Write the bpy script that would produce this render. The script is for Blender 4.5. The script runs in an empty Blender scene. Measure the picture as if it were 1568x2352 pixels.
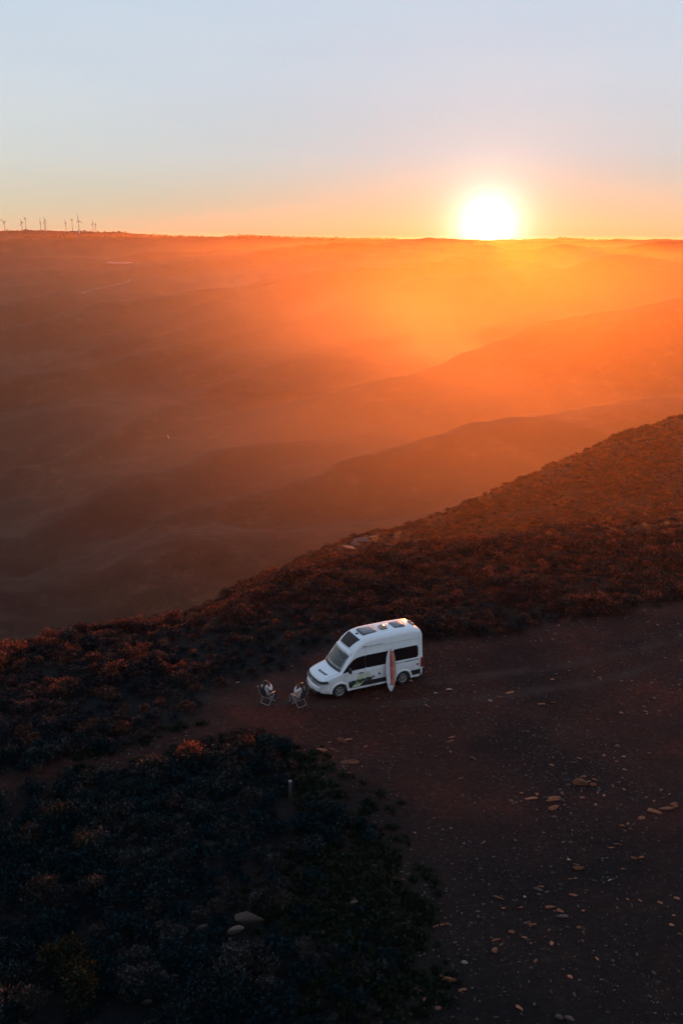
import bpy, bmesh, math, random
import numpy as np
from mathutils import Vector, Matrix
PI = math.pi
R = math.radians
rng = np.random.default_rng(7)
random.seed(7)
S = bpy.context.scene
COL = S.collection

# ------------------------------------------------------------------ camera
CAM_H = 22.5
F_PX = 3200.0 / 1.4464          # focal length in units of a 1568 x 2352 picture
PITCH = math.atan(906 / 3200.0)
cam_data = bpy.data.cameras.new("camera")
cam_data.sensor_fit = 'VERTICAL'
cam_data.sensor_height = 36.0
cam_data.lens = 3200.0 / 3402.0 * 36.0
cam_data.clip_start = 0.5
cam_data.clip_end = 20000
cam = bpy.data.objects.new("camera", cam_data)
cam.location = (0, 0, CAM_H)
cam.rotation_euler = (PI / 2 - PITCH, 0, 0)
COL.objects.link(cam)
S.camera = cam

# ------------------------------------------------------------------ sun, sky, exposure
SUN_EL, SUN_AZ = R(0.70), R(8.3)          # azimuth clockwise from +Y
SUN_DIR = Vector((math.sin(SUN_AZ) * math.cos(SUN_EL), math.cos(SUN_AZ) * math.cos(SUN_EL), math.sin(SUN_EL)))
EXPOSURE = 1.0
sd = bpy.data.lights.new("sun", 'SUN')
sd.energy = 5.0
sd.angle = R(0.5)
sd.color = (1.0, 0.225, 0.020)
sun = bpy.data.objects.new("sun", sd)
sun.rotation_euler = (-SUN_DIR).to_track_quat('-Z', 'Y').to_euler()
sun.location = (20, 100, 60)
COL.objects.link(sun)

W = bpy.data.worlds.new("World")
S.world = W
W.use_nodes = True
nt = W.node_tree
nt.nodes.clear()


def nd(tree, kind, **kw):
    n = tree.nodes.new(kind)
    for k, v in kw.items():
        if k.startswith('in_'):
            key = k[3:]
            key = int(key) if key.isdigit() else key.replace('_', ' ')
            n.inputs[key].default_value = v
        else:
            setattr(n, k, v)
    return n


def math_(tree, op, a, b=None, c=None, clamp=False):
    n = tree.nodes.new('ShaderNodeMath')
    n.operation = op
    n.use_clamp = clamp
    for i, v in enumerate((a, b, c)):
        if v is None:
            continue
        if isinstance(v, (int, float)):
            n.inputs[i].default_value = v
        else:
            tree.links.new(v, n.inputs[i])
    return n.outputs[0]


def ramp(tree, fac, stops, interp='EASE'):
    n = tree.nodes.new('ShaderNodeValToRGB')
    n.color_ramp.interpolation = interp
    e = n.color_ramp.elements
    while len(e) < len(stops):
        e.new(0.5)
    for el, (p, c) in zip(e, stops):
        el.position = p
        el.color = (*c, 1) if len(c) == 3 else c
    if fac is not None:
        tree.links.new(fac, n.inputs[0])
    return n.outputs[0]


def sky_world():
    L = nt.links
    tc = nd(nt, 'ShaderNodeTexCoord')
    sky = nd(nt, 'ShaderNodeTexSky', sky_type='NISHITA', sun_disc=False, sun_elevation=SUN_EL,
             sun_rotation=SUN_AZ, altitude=200, air_density=1.0, dust_density=1.0, ozone_density=1.5)
    b1 = nd(nt, 'ShaderNodeBackground', in_Strength=0.006)
    L.new(sky.outputs[0], b1.inputs[0])
    # thin bright veil of evening air: pale blue aloft, peach at the horizon, warmer towards the sun
    nrm = nd(nt, 'ShaderNodeVectorMath', operation='NORMALIZE')
    L.new(tc.outputs['Generated'], nrm.inputs[0])
    sep = nd(nt, 'ShaderNodeSeparateXYZ')
    L.new(nrm.outputs[0], sep.inputs[0])
    dot = nd(nt, 'ShaderNodeVectorMath', operation='DOT_PRODUCT')
    L.new(nrm.outputs[0], dot.inputs[0])
    dot.inputs[1].default_value = SUN_DIR
    ang = math_(nt, 'ARCCOSINE', math_(nt, 'MINIMUM', dot.outputs['Value'], 0.9999999))   # radians from the sun
    z = math_(nt, 'MAXIMUM', sep.outputs['Z'], 0.0)
    side = math_(nt, 'MULTIPLY_ADD', dot.outputs['Value'], 0.5, 0.5)
    cool = ramp(nt, z, SKY_COOL, 'LINEAR')
    warm = ramp(nt, z, SKY_WARM, 'LINEAR')
    mx = nd(nt, 'ShaderNodeMix', data_type='RGBA')
    # warm share falls off over about 60 degrees
    f = math_(nt, 'POWER', 2.71828, math_(nt, 'MULTIPLY', math_(nt, 'MULTIPLY', ang, ang), -6.0))
    L.new(f, mx.inputs[0]); L.new(cool, mx.inputs[6]); L.new(warm, mx.inputs[7])
    b2 = nd(nt, 'ShaderNodeBackground', in_Strength=SKY_K)
    # hardly visible streaks of high cloud
    mp = nd(nt, 'ShaderNodeMapping'); mp.inputs['Scale'].default_value = (3.0, 3.0, 22.0); mp.inputs['Rotation'].default_value = (0.0, 0.16, 0.0)
    L.new(nrm.outputs[0], mp.inputs[0])
    cn = nd(nt, 'ShaderNodeTexNoise', in_Scale=1.0, in_Detail=5.0, in_Roughness=0.55); L.new(mp.outputs[0], cn.inputs['Vector'])
    cl = nd(nt, 'ShaderNodeMix', data_type='RGBA', blend_type='MULTIPLY'); cl.inputs[0].default_value = 1.0
    L.new(mx.outputs[2], cl.inputs[6])
    L.new(ramp(nt, cn.outputs[0], [(0.35, (0.965, 0.975, 0.99)), (0.65, (1.0, 1.0, 1.0))]), cl.inputs[7])
    L.new(cl.outputs[2], b2.inputs[0])
    # aureole round the sun
    cur = None
    for amp, width, col, p in AUREOLE:
        q = math_(nt, 'POWER', math_(nt, 'DIVIDE', ang, width), p)
        g = math_(nt, 'MULTIPLY', math_(nt, 'POWER', 2.71828, math_(nt, 'MULTIPLY', q, -1.0)), amp)
        vm = nd(nt, 'ShaderNodeVectorMath', operation='SCALE')
        vm.inputs[0].default_value = col
        L.new(g, vm.inputs[3])
        if cur is None:
            cur = vm.outputs[0]
        else:
            ad = nd(nt, 'ShaderNodeVectorMath', operation='ADD')
            L.new(cur, ad.inputs[0]); L.new(vm.outputs[0], ad.inputs[1]); cur = ad.outputs[0]
    b3 = nd(nt, 'ShaderNodeBackground', in_Strength=SKY_K)
    L.new(cur, b3.inputs[0])
    a1 = nd(nt, 'ShaderNodeAddShader'); a2 = nd(nt, 'ShaderNodeAddShader')
    L.new(b1.outputs[0], a1.inputs[0]); L.new(b2.outputs[0], a1.inputs[1])
    L.new(a1.outputs[0], a2.inputs[0]); L.new(b3.outputs[0], a2.inputs[1])
    out = nd(nt, 'ShaderNodeOutputWorld')
    L.new(a2.outputs[0], out.inputs['Surface'])


# positions are sin(elevation)
SKY_K = 0.46
SKY_COOL = [(0.0, (0.74, 0.58, 0.36)), (0.03, (0.76, 0.68, 0.50)), (0.08, (0.74, 0.76, 0.72)), (0.14, (0.69, 0.76, 0.82)),
            (0.26, (0.60, 0.73, 0.87)), (0.5, (0.48, 0.62, 0.82)), (1.0, (0.34, 0.46, 0.68))]
SKY_WARM = [(0.0, (0.52, 0.44, 0.24)), (0.03, (0.46, 0.54, 0.40)), (0.08, (0.48, 0.63, 0.68)), (0.14, (0.56, 0.69, 0.79)),
            (0.26, (0.57, 0.71, 0.87)), (0.5, (0.48, 0.62, 0.82)), (1.0, (0.34, 0.46, 0.68))]
# peak, width in radians, colour, steepness
AUREOLE = [(5.0, 0.0140, (1.0, 0.95, 0.88), 1.05), (0.30, 0.06, (1.0, 0.72, 0.40), 1.6)]
sky_world()
S.view_settings.view_transform = 'Standard'
S.view_settings.look = 'None'
S.view_settings.gamma = 1.0
S.view_settings.use_curve_mapping = False
S.view_settings.exposure = EXPOSURE
S.render.engine = 'CYCLES'
cy = S.cycles
cy.use_denoising = True
cy.max_bounces = 5
cy.diffuse_bounces = 2
cy.glossy_bounces = 3
cy.transmission_bounces = 4
cy.transparent_max_bounces = 8
cy.volume_bounces = 0
cy.volume_step_rate = 4.0
cy.volume_max_steps = 64
cy.sample_clamp_indirect = 5.0
cy.use_fast_gi = False


# ------------------------------------------------------------------ picture <-> place
def ray(px, py):
    """direction through a point of the 1568 x 2352 photograph"""
    a = (np.asarray(px, float) - 784) / F_PX
    b = -(np.asarray(py, float) - 1176) / F_PX
    return a, math.cos(PITCH) + b * math.sin(PITCH), -math.sin(PITCH) + b * math.cos(PITCH)


def gnd(px, py, z=0.0):
    a, y, zz = ray(px, py)
    t = (z - CAM_H) / zz
    return a * t, y * t


def tanline(px, py):
    a, y, zz = ray(px, py)
    return zz / y


# ------------------------------------------------------------------ terrain height
def hash2(ix, iy, s):
    h = (ix.astype(np.int64) * 374761393 + iy.astype(np.int64) * 668265263 + s * 1442695041) & 0xffffffff
    h = ((h ^ (h >> 13)) * 1274126177) & 0xffffffff
    h = (h ^ (h >> 16)) & 0xffffff
    return h / float(0xffffff) * 2 - 1


def vnoise(x, y, s=0):
    ix, iy = np.floor(x), np.floor(y)
    fx, fy = x - ix, y - iy
    fx = fx * fx * fx * (fx * (fx * 6 - 15) + 10)
    fy = fy * fy * fy * (fy * (fy * 6 - 15) + 10)
    a = hash2(ix, iy, s); b = hash2(ix + 1, iy, s); c = hash2(ix, iy + 1, s); d = hash2(ix + 1, iy + 1, s)
    return (a * (1 - fx) + b * fx) * (1 - fy) + (c * (1 - fx) + d * fx) * fy


def fbm(x, y, octaves=4, s=0):
    t = np.zeros_like(x); amp = 1.0; f = 1.0
    for i in range(octaves):
        t += amp * vnoise(x * f + 17.3 * i, y * f - 9.1 * i, s + i)
        amp *= 0.5; f *= 2.03
    return t


# each crest: distance ahead and the line it draws in the photograph (x, y pairs)
XS = np.array([0, 110, 200, 250, 340, 400, 480, 560, 660, 750, 830, 900, 1000, 1050, 1150, 1220, 1300, 1440, 1568], float)


def line(pairs):
    p = np.array(pairs, float)
    return np.interp(XS, p[:, 0], p[:, 1])


def crest(Y, pairs, dz=0.0):
    Yv = line(Y) if isinstance(Y, list) else np.full(len(XS), float(Y))
    return Yv, CAM_H + Yv * tanline(XS, line(pairs)) + dz


def flat(Y, z):
    Yv = line(Y) if isinstance(Y, list) else np.full(len(XS), float(Y))
    zv = line(z) if isinstance(z, list) else np.full(len(XS), float(z))
    return Yv, zv


C1 = crest([(0, 52), (240, 55), (480, 61), (560, 72), (750, 90), (1000, 108), (1300, 128), (1568, 150)],
           [(0, 1480), (130, 1442), (350, 1412), (430, 1397), (480, 1374), (560, 1320), (750, 1235), (1000, 1168), (1170, 1118), (1300, 1063), (1440, 1008), (1568, 966)], line([(0, -0.55), (560, -0.7), (750, -1.4), (1100, -1.7), (1568, -1.5)]))
KN = [
    flat(-1000, 0), flat(0, 0), flat([(0, 43), (1568, 46)], 0.0),
    flat([(0, 46), (480, 51), (700, 56), (1568, 58)], [(0, -0.1), (480, -0.1), (900, 0.2), (1568, 0.3)]),  # ground raised on the right, shaped to keep low sun off the pad
    flat([(0, 49), (480, 56), (700, 64), (1000, 70), (1568, 73)], [(0, -0.3), (480, -0.3), (700, -0.3), (900, 0.0), (1568, 0.1)]),
    (C1[0] * 0.5 + line([(0, 24.5), (480, 28), (700, 33), (1568, 34)]), C1[1] * 0.5 + line([(0, 0.0), (480, -0.2), (700, -1.6), (1000, -3.0), (1568, -3.6)])),
    C1,
    (C1[0] * 1.12, C1[1] - C1[0] * 0.055),
    flat([(0, 130), (1568, 230)], [(0, -42), (1568, -48)]),
    flat([(0, 195), (1568, 290)], [(0, -71), (800, -66), (1568, -66)]),
    crest([(0, 240), (1568, 330)], [(0, 1362), (95, 1333), (153, 1326), (280, 1243), (450, 1201), (900, 1165), (1568, 1095)]),
    flat([(0, 285), (1568, 360)], [(0, -85), (450, -69), (900, -66), (1568, -65)]),
    crest([(0, 360), (1568, 430)], [(0, 1254), (132, 1180), (238, 1132), (370, 1095), (560, 1074), (740, 1042), (1000, 1010), (1568, 930)]),
    flat([(0, 470), (1568, 510)], [(0, -108), (500, -85), (1000, -78), (1568, -62)]),
    crest(620, [(0, 1000), (500, 955), (700, 905), (900, 872), (1000, 850), (1050, 832), (1150, 798), (1220, 769), (1300, 756), (1440, 735), (1568, 710)]),
    flat(760, [(0, -104), (600, -92), (900, -88), (1568, -62)]),
    flat(1000, [(0, -92), (700, -76), (1100, -70), (1568, -66)]),
    crest(1300, [(0, 698), (212, 686), (413, 677), (529, 671), (661, 650), (830, 627), (1000, 613), (1200, 603), (1568, 592)]),
    flat(1500, [(0, -66), (700, -52), (1568, -34)]),
    crest(1950, [(0, 600), (106, 599), (196, 597), (249, 604), (300, 600), (344, 586), (450, 578), (555, 574), (661, 562), (830, 560), (1000, 563), (1568, 562)]),
    flat(2250, [(0, -32), (700, -16), (1568, -10)]),
    crest(2700, [(0, 543), (201, 543), (344, 547), (476, 548), (600, 550), (830, 553), (1568, 554)]),
    flat(2950, 8),
    crest(3450, [(0, 528), (111, 528), (159, 530), (222, 532), (275, 535), (370, 538), (460, 543), (571, 541.5), (640, 544), (830, 547), (1000, 549.5), (1300, 549), (1450, 552), (1568, 551)]),
    flat(3900, -40), flat(5000, -90),
]
KY = np.array([k[0] for k in KN])      # (K, nx)
KZ = np.array([k[1] for k in KN])


def H(X, Y, detail=True):
    X = np.atleast_1d(np.asarray(X, float)); Y = np.atleast_1d(np.asarray(Y, float))
    shp = X.shape
    X = X.ravel(); Y = Y.ravel()
    r = np.hypot(X, Y)
    phi = np.arctan2(X, Y)
    pc = np.clip(phi, -R(19.2), R(19.2))
    Ye = r * np.cos(pc)
    # picture column of this azimuth (on the mid row of the slope, good enough: crests are drawn per column)
    xs = 784 + np.tan(pc) * F_PX * 0.995
    K = len(KN)
    ky = np.empty((K, len(X))); kz = np.empty((K, len(X)))
    for k in range(K):
        ky[k] = np.interp(xs, XS, KY[k]); kz[k] = np.interp(xs, XS, KZ[k])
    d = np.diff(kz, axis=0) / np.diff(ky, axis=0)
    m = np.zeros_like(kz)
    same = d[:-1] * d[1:] > 0
    m[1:-1] = np.where(same, 2 * d[:-1] * d[1:] / np.where(same, d[:-1] + d[1:], 1), 0)
    i = np.clip((ky <= Ye[None]).sum(0) - 1, 0, K - 2)
    j = np.arange(len(X))
    y0, y1, z0, z1, m0, m1 = ky[i, j], ky[i + 1, j], kz[i, j], kz[i + 1, j], m[i, j], m[i + 1, j]
    h = y1 - y0
    t = np.clip((Ye - y0) / h, 0, 1)
    z = (2 * t**3 - 3 * t**2 + 1) * z0 + (t**3 - 2 * t**2 + t) * h * m0 + (-2 * t**3 + 3 * t**2) * z1 + (t**3 - t**2) * h * m1
    if detail:
        far = np.clip((Ye - 60) / 300, 0, 1)
        z = z + fbm(X / 14, Y / 14, 3, 3) * (0.10 + 0.5 * np.clip((Ye - 58) / 60, 0, 1))
        # long smooth spurs running down from right to left, with shallow gullies on their flanks
        u = (X * 0.80 + Y * 0.60); v = (-X * 0.60 + Y * 0.80)
        w = fbm(X / 300, Y / 300, 2, 77) * 60
        rid = 1 - np.sqrt(fbm(u / 520, (v + w) / 150, 2, 11) ** 2 + 0.02)
        z = z + (rid - 0.6) * 26.0 * far * np.clip(1.6 - Ye / 2200, 0.25, 1)
        gul = 1 - np.sqrt(fbm((u + w) / 60, v / 190, 3, 19) ** 2 + 0.01)
        z = z + (gul - 0.6) * 4.5 * far * np.clip(1.6 - Ye / 2200, 0.25, 1)
        z = z + fbm(X / 260, Y / 260, 5, 31) * 8.0 * np.clip((Ye - 250) / 500, 0, 1) * np.clip(1.3 - Ye / 3500, 0.2, 1)
        z = z + fbm(X / 26, Y / 40, 3, 51) * 1.6 * np.clip((Ye - 1200) / 1500, 0, 1)
        z = z + 0.035 * fbm(X / 2.1, Y / 2.1, 3, 71) * np.clip(1 - (Ye - 60) / 60, 0, 1)
    return z.reshape(shp)


def march(px, py):
    """where the line of sight through a picture point meets the ground"""
    a, y, zz = ray(px, py)
    t = 20.0 * 1.008 ** np.arange(700)
    for _ in range(3):
        g = H(a * t, y * t)
        hit = np.nonzero(CAM_H + zz * t < g)[0]
        if not len(hit): return None
        k = hit[0]
        t = np.linspace(t[max(k - 1, 0)], t[k], 24)
    return Vector((a * t[-1], y * t[-1], float(H(a * t[-1], y * t[-1])[0])))


# ------------------------------------------------------------------ object helpers
def tag(o, label=None, cat=None, group=None, kind=None):
    if label: o['label'] = label
    if cat: o['category'] = cat
    if group: o['group'] = group
    if kind: o['kind'] = kind
    return o


def link(name, me, mats=None, parent=None):
    o = bpy.data.objects.new(name, me)
    COL.objects.link(o)
    if mats is not None:
        for m in (mats if isinstance(mats, (list, tuple)) else [mats]):
            me.materials.append(m)
    if parent is not None:
        o.parent = parent
    return o


def empty(name, loc=(0, 0, 0), rz=0):
    o = bpy.data.objects.new(name, None)
    COL.objects.link(o)
    o.location = loc
    o.rotation_euler = (0, 0, rz)
    o.empty_display_size = 0.2
    return o


def copy_tree(o, parent=None):
    c = o.copy()
    COL.objects.link(c)
    c.parent = parent
    for ch in list(o.children):
        copy_tree(ch, c)
    return c


def np_mesh(name, verts, faces, smooth=False, mat_idx=None):
    me = bpy.data.meshes.new(name)
    verts = np.asarray(verts, np.float32)
    faces = np.asarray(faces, np.int32)
    n, k = faces.shape
    me.vertices.add(len(verts)); me.vertices.foreach_set('co', verts.ravel())
    me.loops.add(n * k); me.loops.foreach_set('vertex_index', faces.ravel())
    me.polygons.add(n)
    me.polygons.foreach_set('loop_start', np.arange(n, dtype=np.int32) * k)
    me.polygons.foreach_set('loop_total', np.full(n, k, np.int32))
    if mat_idx is not None:
        me.polygons.foreach_set('material_index', np.asarray(mat_idx, np.int32))
    me.polygons.foreach_set('use_smooth', np.full(n, smooth))
    me.update(calc_edges=True)
    me.validate()
    return me


class MB:
    """collects simple shapes and links them as one mesh object"""
    def __init__(s):
        s.v = []; s.f = []; s.sm = []

    def add(s, vs, fs, smooth=False):
        o = len(s.v)
        s.v += [tuple(v) for v in vs]
        s.f += [tuple(i + o for i in f) for f in fs]
        s.sm += [smooth] * len(fs)
        return s

    def box(s, c, d, rot=None):
        vs = []
        for x in (-.5, .5):
            for y in (-.5, .5):
                for z in (-.5, .5):
                    p = Vector((x * d[0], y * d[1], z * d[2]))
                    if rot is not None: p = rot @ p
                    vs.append(p + Vector(c))
        return s.add(vs, [(0, 1, 3, 2), (4, 6, 7, 5), (0, 4, 5, 1), (2, 3, 7, 6), (0, 2, 6, 4), (1, 5, 7, 3)])

    def tube(s, pts, rad, n=8, smooth=True):
        pts = [Vector(p) for p in pts]
        rads = rad if isinstance(rad, (list, tuple)) else [rad] * len(pts)
        vs = []; fs = []
        prev = None
        for i, p in enumerate(pts):
            t = (pts[min(i + 1, len(pts) - 1)] - pts[max(i - 1, 0)]).normalized()
            if prev is None:
                u = t.orthogonal().normalized()
            else:
                u = (prev - t * prev.dot(t)).normalized()
            prev = u
            w = t.cross(u)
            for k in range(n):
                a = 2 * PI * k / n
                vs.append(p + (u * math.cos(a) + w * math.sin(a)) * rads[i])
        for i in range(len(pts) - 1):
            for k in range(n):
                fs.append((i * n + k, i * n + (k + 1) % n, (i + 1) * n + (k + 1) % n, (i + 1) * n + k))
        fs.append(tuple(range(n - 1, -1, -1)))
        fs.append(tuple((len(pts) - 1) * n + k for k in range(n)))
        return s.add(vs, fs, smooth)

    def lathe(s, prof, axis_o, axis, n=28, smooth=True):
        """prof: (radius, along) pairs round an axis"""
        A = Vector(axis).normalized(); u = A.orthogonal().normalized(); w = A.cross(u)
        vs = []; fs = []
        for r_, h_ in prof:
            for k in range(n):
                a = 2 * PI * k / n
                vs.append(Vector(axis_o) + A * h_ + (u * math.cos(a) + w * math.sin(a)) * r_)
        for i in range(len(prof) - 1):
            for k in range(n):
                fs.append((i * n + k, i * n + (k + 1) % n, (i + 1) * n + (k + 1) % n, (i + 1) * n + k))
        return s.add(vs, fs, smooth)

    def build(s, name, mat, parent=None):
        me = bpy.data.meshes.new(name)
        me.from_pydata([tuple(v) for v in s.v], [], s.f)
        me.polygons.foreach_set('use_smooth', s.sm)
        me.update()
        return link(name, me, mat, parent)


# ------------------------------------------------------------------ materials
def material(name, color=(0.5, 0.5, 0.5), rough=0.6, metal=0.0, spec=0.5, noise=0.0, nscale=20.0, bump=0.0, coat=0.0, emit=None):
    m = bpy.data.materials.new(name)
    m.use_nodes = True
    t = m.node_tree
    p = t.nodes['Principled BSDF']
    p.inputs['Base Color'].default_value = (*color, 1)
    p.inputs['Roughness'].default_value = rough
    p.inputs['Metallic'].default_value = metal
    p.inputs['Specular IOR Level'].default_value = spec
    p.inputs['Coat Weight'].default_value = coat
    if noise or bump:
        tc = nd(t, 'ShaderNodeTexCoord')
        nz = nd(t, 'ShaderNodeTexNoise', in_Scale=nscale, in_Detail=5.0)
        t.links.new(tc.outputs['Object'], nz.inputs['Vector'])
        if noise:
            hi = tuple(min(1, c * (1 + noise)) for c in color); lo = tuple(c * (1 - noise) for c in color)
            c = ramp(t, nz.outputs[0], [(0.3, lo), (0.7, hi)])
            t.links.new(c, p.inputs['Base Color'])
        if bump:
            b = nd(t, 'ShaderNodeBump', in_Strength=bump, in_Distance=0.02)
            t.links.new(nz.outputs[0], b.inputs['Height'])
            t.links.new(b.outputs[0], p.inputs['Normal'])
    return m


def ground_material():
    m = bpy.data.materials.new("ground_heath")
    m.use_nodes = True
    t = m.node_tree; L = t.links
    p = t.nodes['Principled BSDF']
    p.inputs['Roughness'].default_value = 0.95
    p.inputs['Specular IOR Level'].default_value = 0.15
    geo = nd(t, 'ShaderNodeNewGeometry')
    att = nd(t, 'ShaderNodeAttribute', attribute_name='scrub')
    grass = nd(t, 'ShaderNodeAttribute', attribute_name='grass')

    def noise(scale, detail=6.0, rough=0.6, src=geo.outputs['Position']):
        n = nd(t, 'ShaderNodeTexNoise', in_Scale=scale, in_Detail=detail, in_Roughness=rough)
        L.new(src, n.inputs['Vector'])
        return n.outputs[0]
    # bare pad: compacted dark stony earth, with paler gravel and reddish dust patches
    fine = ramp(t, noise(4.0, 9.0, 0.75), [(0.3, (0.015, 0.0040, 0.0026)), (0.5, (0.037, 0.0105, 0.0062)), (0.72, (0.088, 0.032, 0.018))])
    patch = ramp(t, noise(0.16, 4.0), [(0.36, (0.45, 0.50, 0.58)), (0.52, (0.9, 0.9, 0.9)), (0.66, (1.5, 1.15, 1.0))])
    pad = nd(t, 'ShaderNodeMix', data_type='RGBA', blend_type='MULTIPLY'); pad.inputs[0].default_value = 1
    L.new(fine, pad.inputs[6]); L.new(patch, pad.inputs[7])
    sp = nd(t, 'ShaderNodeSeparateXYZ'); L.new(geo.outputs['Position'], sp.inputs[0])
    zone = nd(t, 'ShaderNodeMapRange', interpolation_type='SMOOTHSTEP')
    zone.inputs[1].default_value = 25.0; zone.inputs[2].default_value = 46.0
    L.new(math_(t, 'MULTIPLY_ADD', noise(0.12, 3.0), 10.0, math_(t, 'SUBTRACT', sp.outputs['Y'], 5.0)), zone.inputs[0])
    pad_tint = nd(t, 'ShaderNodeMix', data_type='RGBA'); L.new(zone.outputs[0], pad_tint.inputs[0])
    pad_tint.inputs[6].default_value = (0.36, 0.62, 0.86, 1); pad_tint.inputs[7].default_value = (1.25, 1.0, 1.0, 1)  # pad colour turns darker and bluer towards its near end
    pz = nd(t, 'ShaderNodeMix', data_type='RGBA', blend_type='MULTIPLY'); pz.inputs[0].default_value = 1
    L.new(pad.outputs[2], pz.inputs[6]); L.new(pad_tint.outputs[2], pz.inputs[7]); pad = pz
    # two worn wheel lanes sweeping in from the right past the van
    def lane(off):
        dx = math_(t, 'MULTIPLY', math_(t, 'POWER', math_(t, 'MULTIPLY', math_(t, 'ABSOLUTE', sp.outputs['X']), 0.1), 2.0), 1.5)
        dd = math_(t, 'ABSOLUTE', math_(t, 'SUBTRACT', sp.outputs['Y'], math_(t, 'ADD', dx, 44.0 + off)))
        mr = nd(t, 'ShaderNodeMapRange', interpolation_type='SMOOTHSTEP')
        for k, v in ((1, 0.75), (2, 0.1), (3, 0.0), (4, 1.0)): mr.inputs[k].default_value = v
        L.new(dd, mr.inputs[0])
        return mr.outputs[0]
    ln = math_(t, 'MULTIPLY', math_(t, 'ADD', lane(0.0), lane(2.3)), ramp(t, noise(0.6, 6.0), [(0.35, (0.1,) * 3), (0.65, (0.8,) * 3)]))
    lm = nd(t, 'ShaderNodeMix', data_type='RGBA'); L.new(ln, lm.inputs[0])
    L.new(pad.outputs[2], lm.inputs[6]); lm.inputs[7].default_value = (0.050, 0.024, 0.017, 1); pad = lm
    vor = nd(t, 'ShaderNodeTexVoronoi', in_Scale=9.0)
    L.new(geo.outputs['Position'], vor.inputs['Vector'])
    speck = ramp(t, vor.outputs['Distance'], [(0.0, (1, 1, 1)), (0.13, (1, 1, 1)), (0.19, (0, 0, 0))])
    sel = ramp(t, noise(2.3, 5.0), [(0.50, (0, 0, 0)), (0.62, (1, 1, 1))])
    sm = math_(t, 'MULTIPLY', math_(t, 'MULTIPLY', speck, sel), 0.5)
    pad2 = nd(t, 'ShaderNodeMix', data_type='RGBA')
    L.new(sm, pad2.inputs[0]); L.new(pad.outputs[2], pad2.inputs[6]); pad2.inputs[7].default_value = (0.075, 0.062, 0.06, 1)
    gr = nd(t, 'ShaderNodeMix', data_type='RGBA')
    L.new(grass.outputs['Fac'], gr.inputs[0]); L.new(pad2.outputs[2], gr.inputs[6])
    gcol = ramp(t, noise(7.0, 8.0), [(0.3, (0.004, 0.007, 0.005)), (0.7, (0.013, 0.018, 0.011))])
    L.new(gcol, gr.inputs[7])
    # heath: dark soil and low growth, brown-green, mottled
    big = noise(0.012, 6.0)
    heath = ramp(t, noise(0.09, 12.0, 0.72), [(0.30, (0.002, 0.004, 0.005)), (0.5, (0.011, 0.009, 0.008)), (0.66, (0.045, 0.028, 0.020))])
    tint = ramp(t, big, [(0.35, (0.45, 0.6, 0.75)), (0.65, (1.6, 1.3, 1.0))])
    hm = nd(t, 'ShaderNodeMix', data_type='RGBA', blend_type='MULTIPLY'); hm.inputs[0].default_value = 1
    L.new(heath, hm.inputs[6]); L.new(tint, hm.inputs[7])
    out = nd(t, 'ShaderNodeMix', data_type='RGBA')
    L.new(att.outputs['Fac'], out.inputs[0]); L.new(gr.outputs[2], out.inputs[6]); L.new(hm.outputs[2], out.inputs[7])
    L.new(out.outputs[2], p.inputs['Base Color'])
    b = nd(t, 'ShaderNodeBump', in_Strength=0.9, in_Distance=0.10)
    L.new(noise(6.0, 10.0, 0.7), b.inputs['Height'])
    b2 = nd(t, 'ShaderNodeBump', in_Strength=0.5, in_Distance=2.0)
    hh = math_(t, 'MULTIPLY', noise(0.25, 8.0, 0.65), att.outputs['Fac'])
    L.new(hh, b2.inputs['Height']); L.new(b.outputs[0], b2.inputs['Normal'])
    L.new(b2.outputs[0], p.inputs['Normal'])
    return m


# ------------------------------------------------------------------ where the scrub and the bare pad are (picture outlines put on the ground)
def to_ground(pts):
    return np.array([gnd(x, y) for x, y in pts])


SCRUB_BACK = to_ground([(-700, 1900), (-150, 1800), (0, 1772), (60, 1782), (130, 1742), (250, 1722), (330, 1682), (430, 1650), (470, 1602), (530, 1562), (640, 1548),
                        (720, 1500), (760, 1480), (980, 1478), (1100, 1468), (1300, 1438), (1568, 1395), (2300, 1300), (2300, 1210), (-900, 1210)])
SCRUB_FRONT = to_ground([(-900, 2000), (-100, 1890), (0, 1862), (60, 1822), (150, 1802), (240, 1785), (330, 1772), (400, 1745), (470, 1722), (590, 1708), (640, 1735),
                         (690, 1790), (760, 1832), (775, 1880), (765, 1935), (690, 1985), (600, 2050), (680, 2085), (800, 2110), (860, 2180), (870, 2352), (880, 2700), (-2200, 2700)])
GRASS = [to_ground([(620, 1720), (700, 1745), (790, 1800), (760, 1845), (690, 1810)]), to_ground([(700, 1960), (830, 1950), (930, 2010), (960, 2120), (860, 2210), (600, 2120)]),
         to_ground([(780, 2110), (960, 2130), (980, 2352), (700, 2352)])]


def inside(poly, X, Y):
    n = len(poly); c = np.zeros(X.shape, bool); j = n - 1
    for i in range(n):
        xi, yi = poly[i]; xj, yj = poly[j]
        m = ((yi > Y) != (yj > Y)) & (X < (xj - xi) * (Y - yi) / (yj - yi + 1e-12) + xi)
        c ^= m; j = i
    return c


def edge_dist(poly, X, Y):
    d = np.full(X.shape, 1e9)
    for i in range(len(poly)):
        a = poly[i]; b = poly[(i + 1) % len(poly)]
        ab = b - a
        t = np.clip(((X - a[0]) * ab[0] + (Y - a[1]) * ab[1]) / (ab @ ab), 0, 1)
        d = np.minimum(d, np.hypot(X - a[0] - t * ab[0], Y - a[1] - t * ab[1]))
    return d


def poly_mask(poly, X, Y, soft):
    jx = X + 0.5 * fbm(X / 1.7, Y / 1.7, 3, 91); jy = Y + 0.5 * fbm(X / 1.7 + 40, Y / 1.7, 3, 92)
    s = np.where(inside(poly, jx, jy), 1, -1) * edge_dist(poly, jx, jy)
    return np.clip(s / soft * 0.5 + 0.5, 0, 1)


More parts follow.
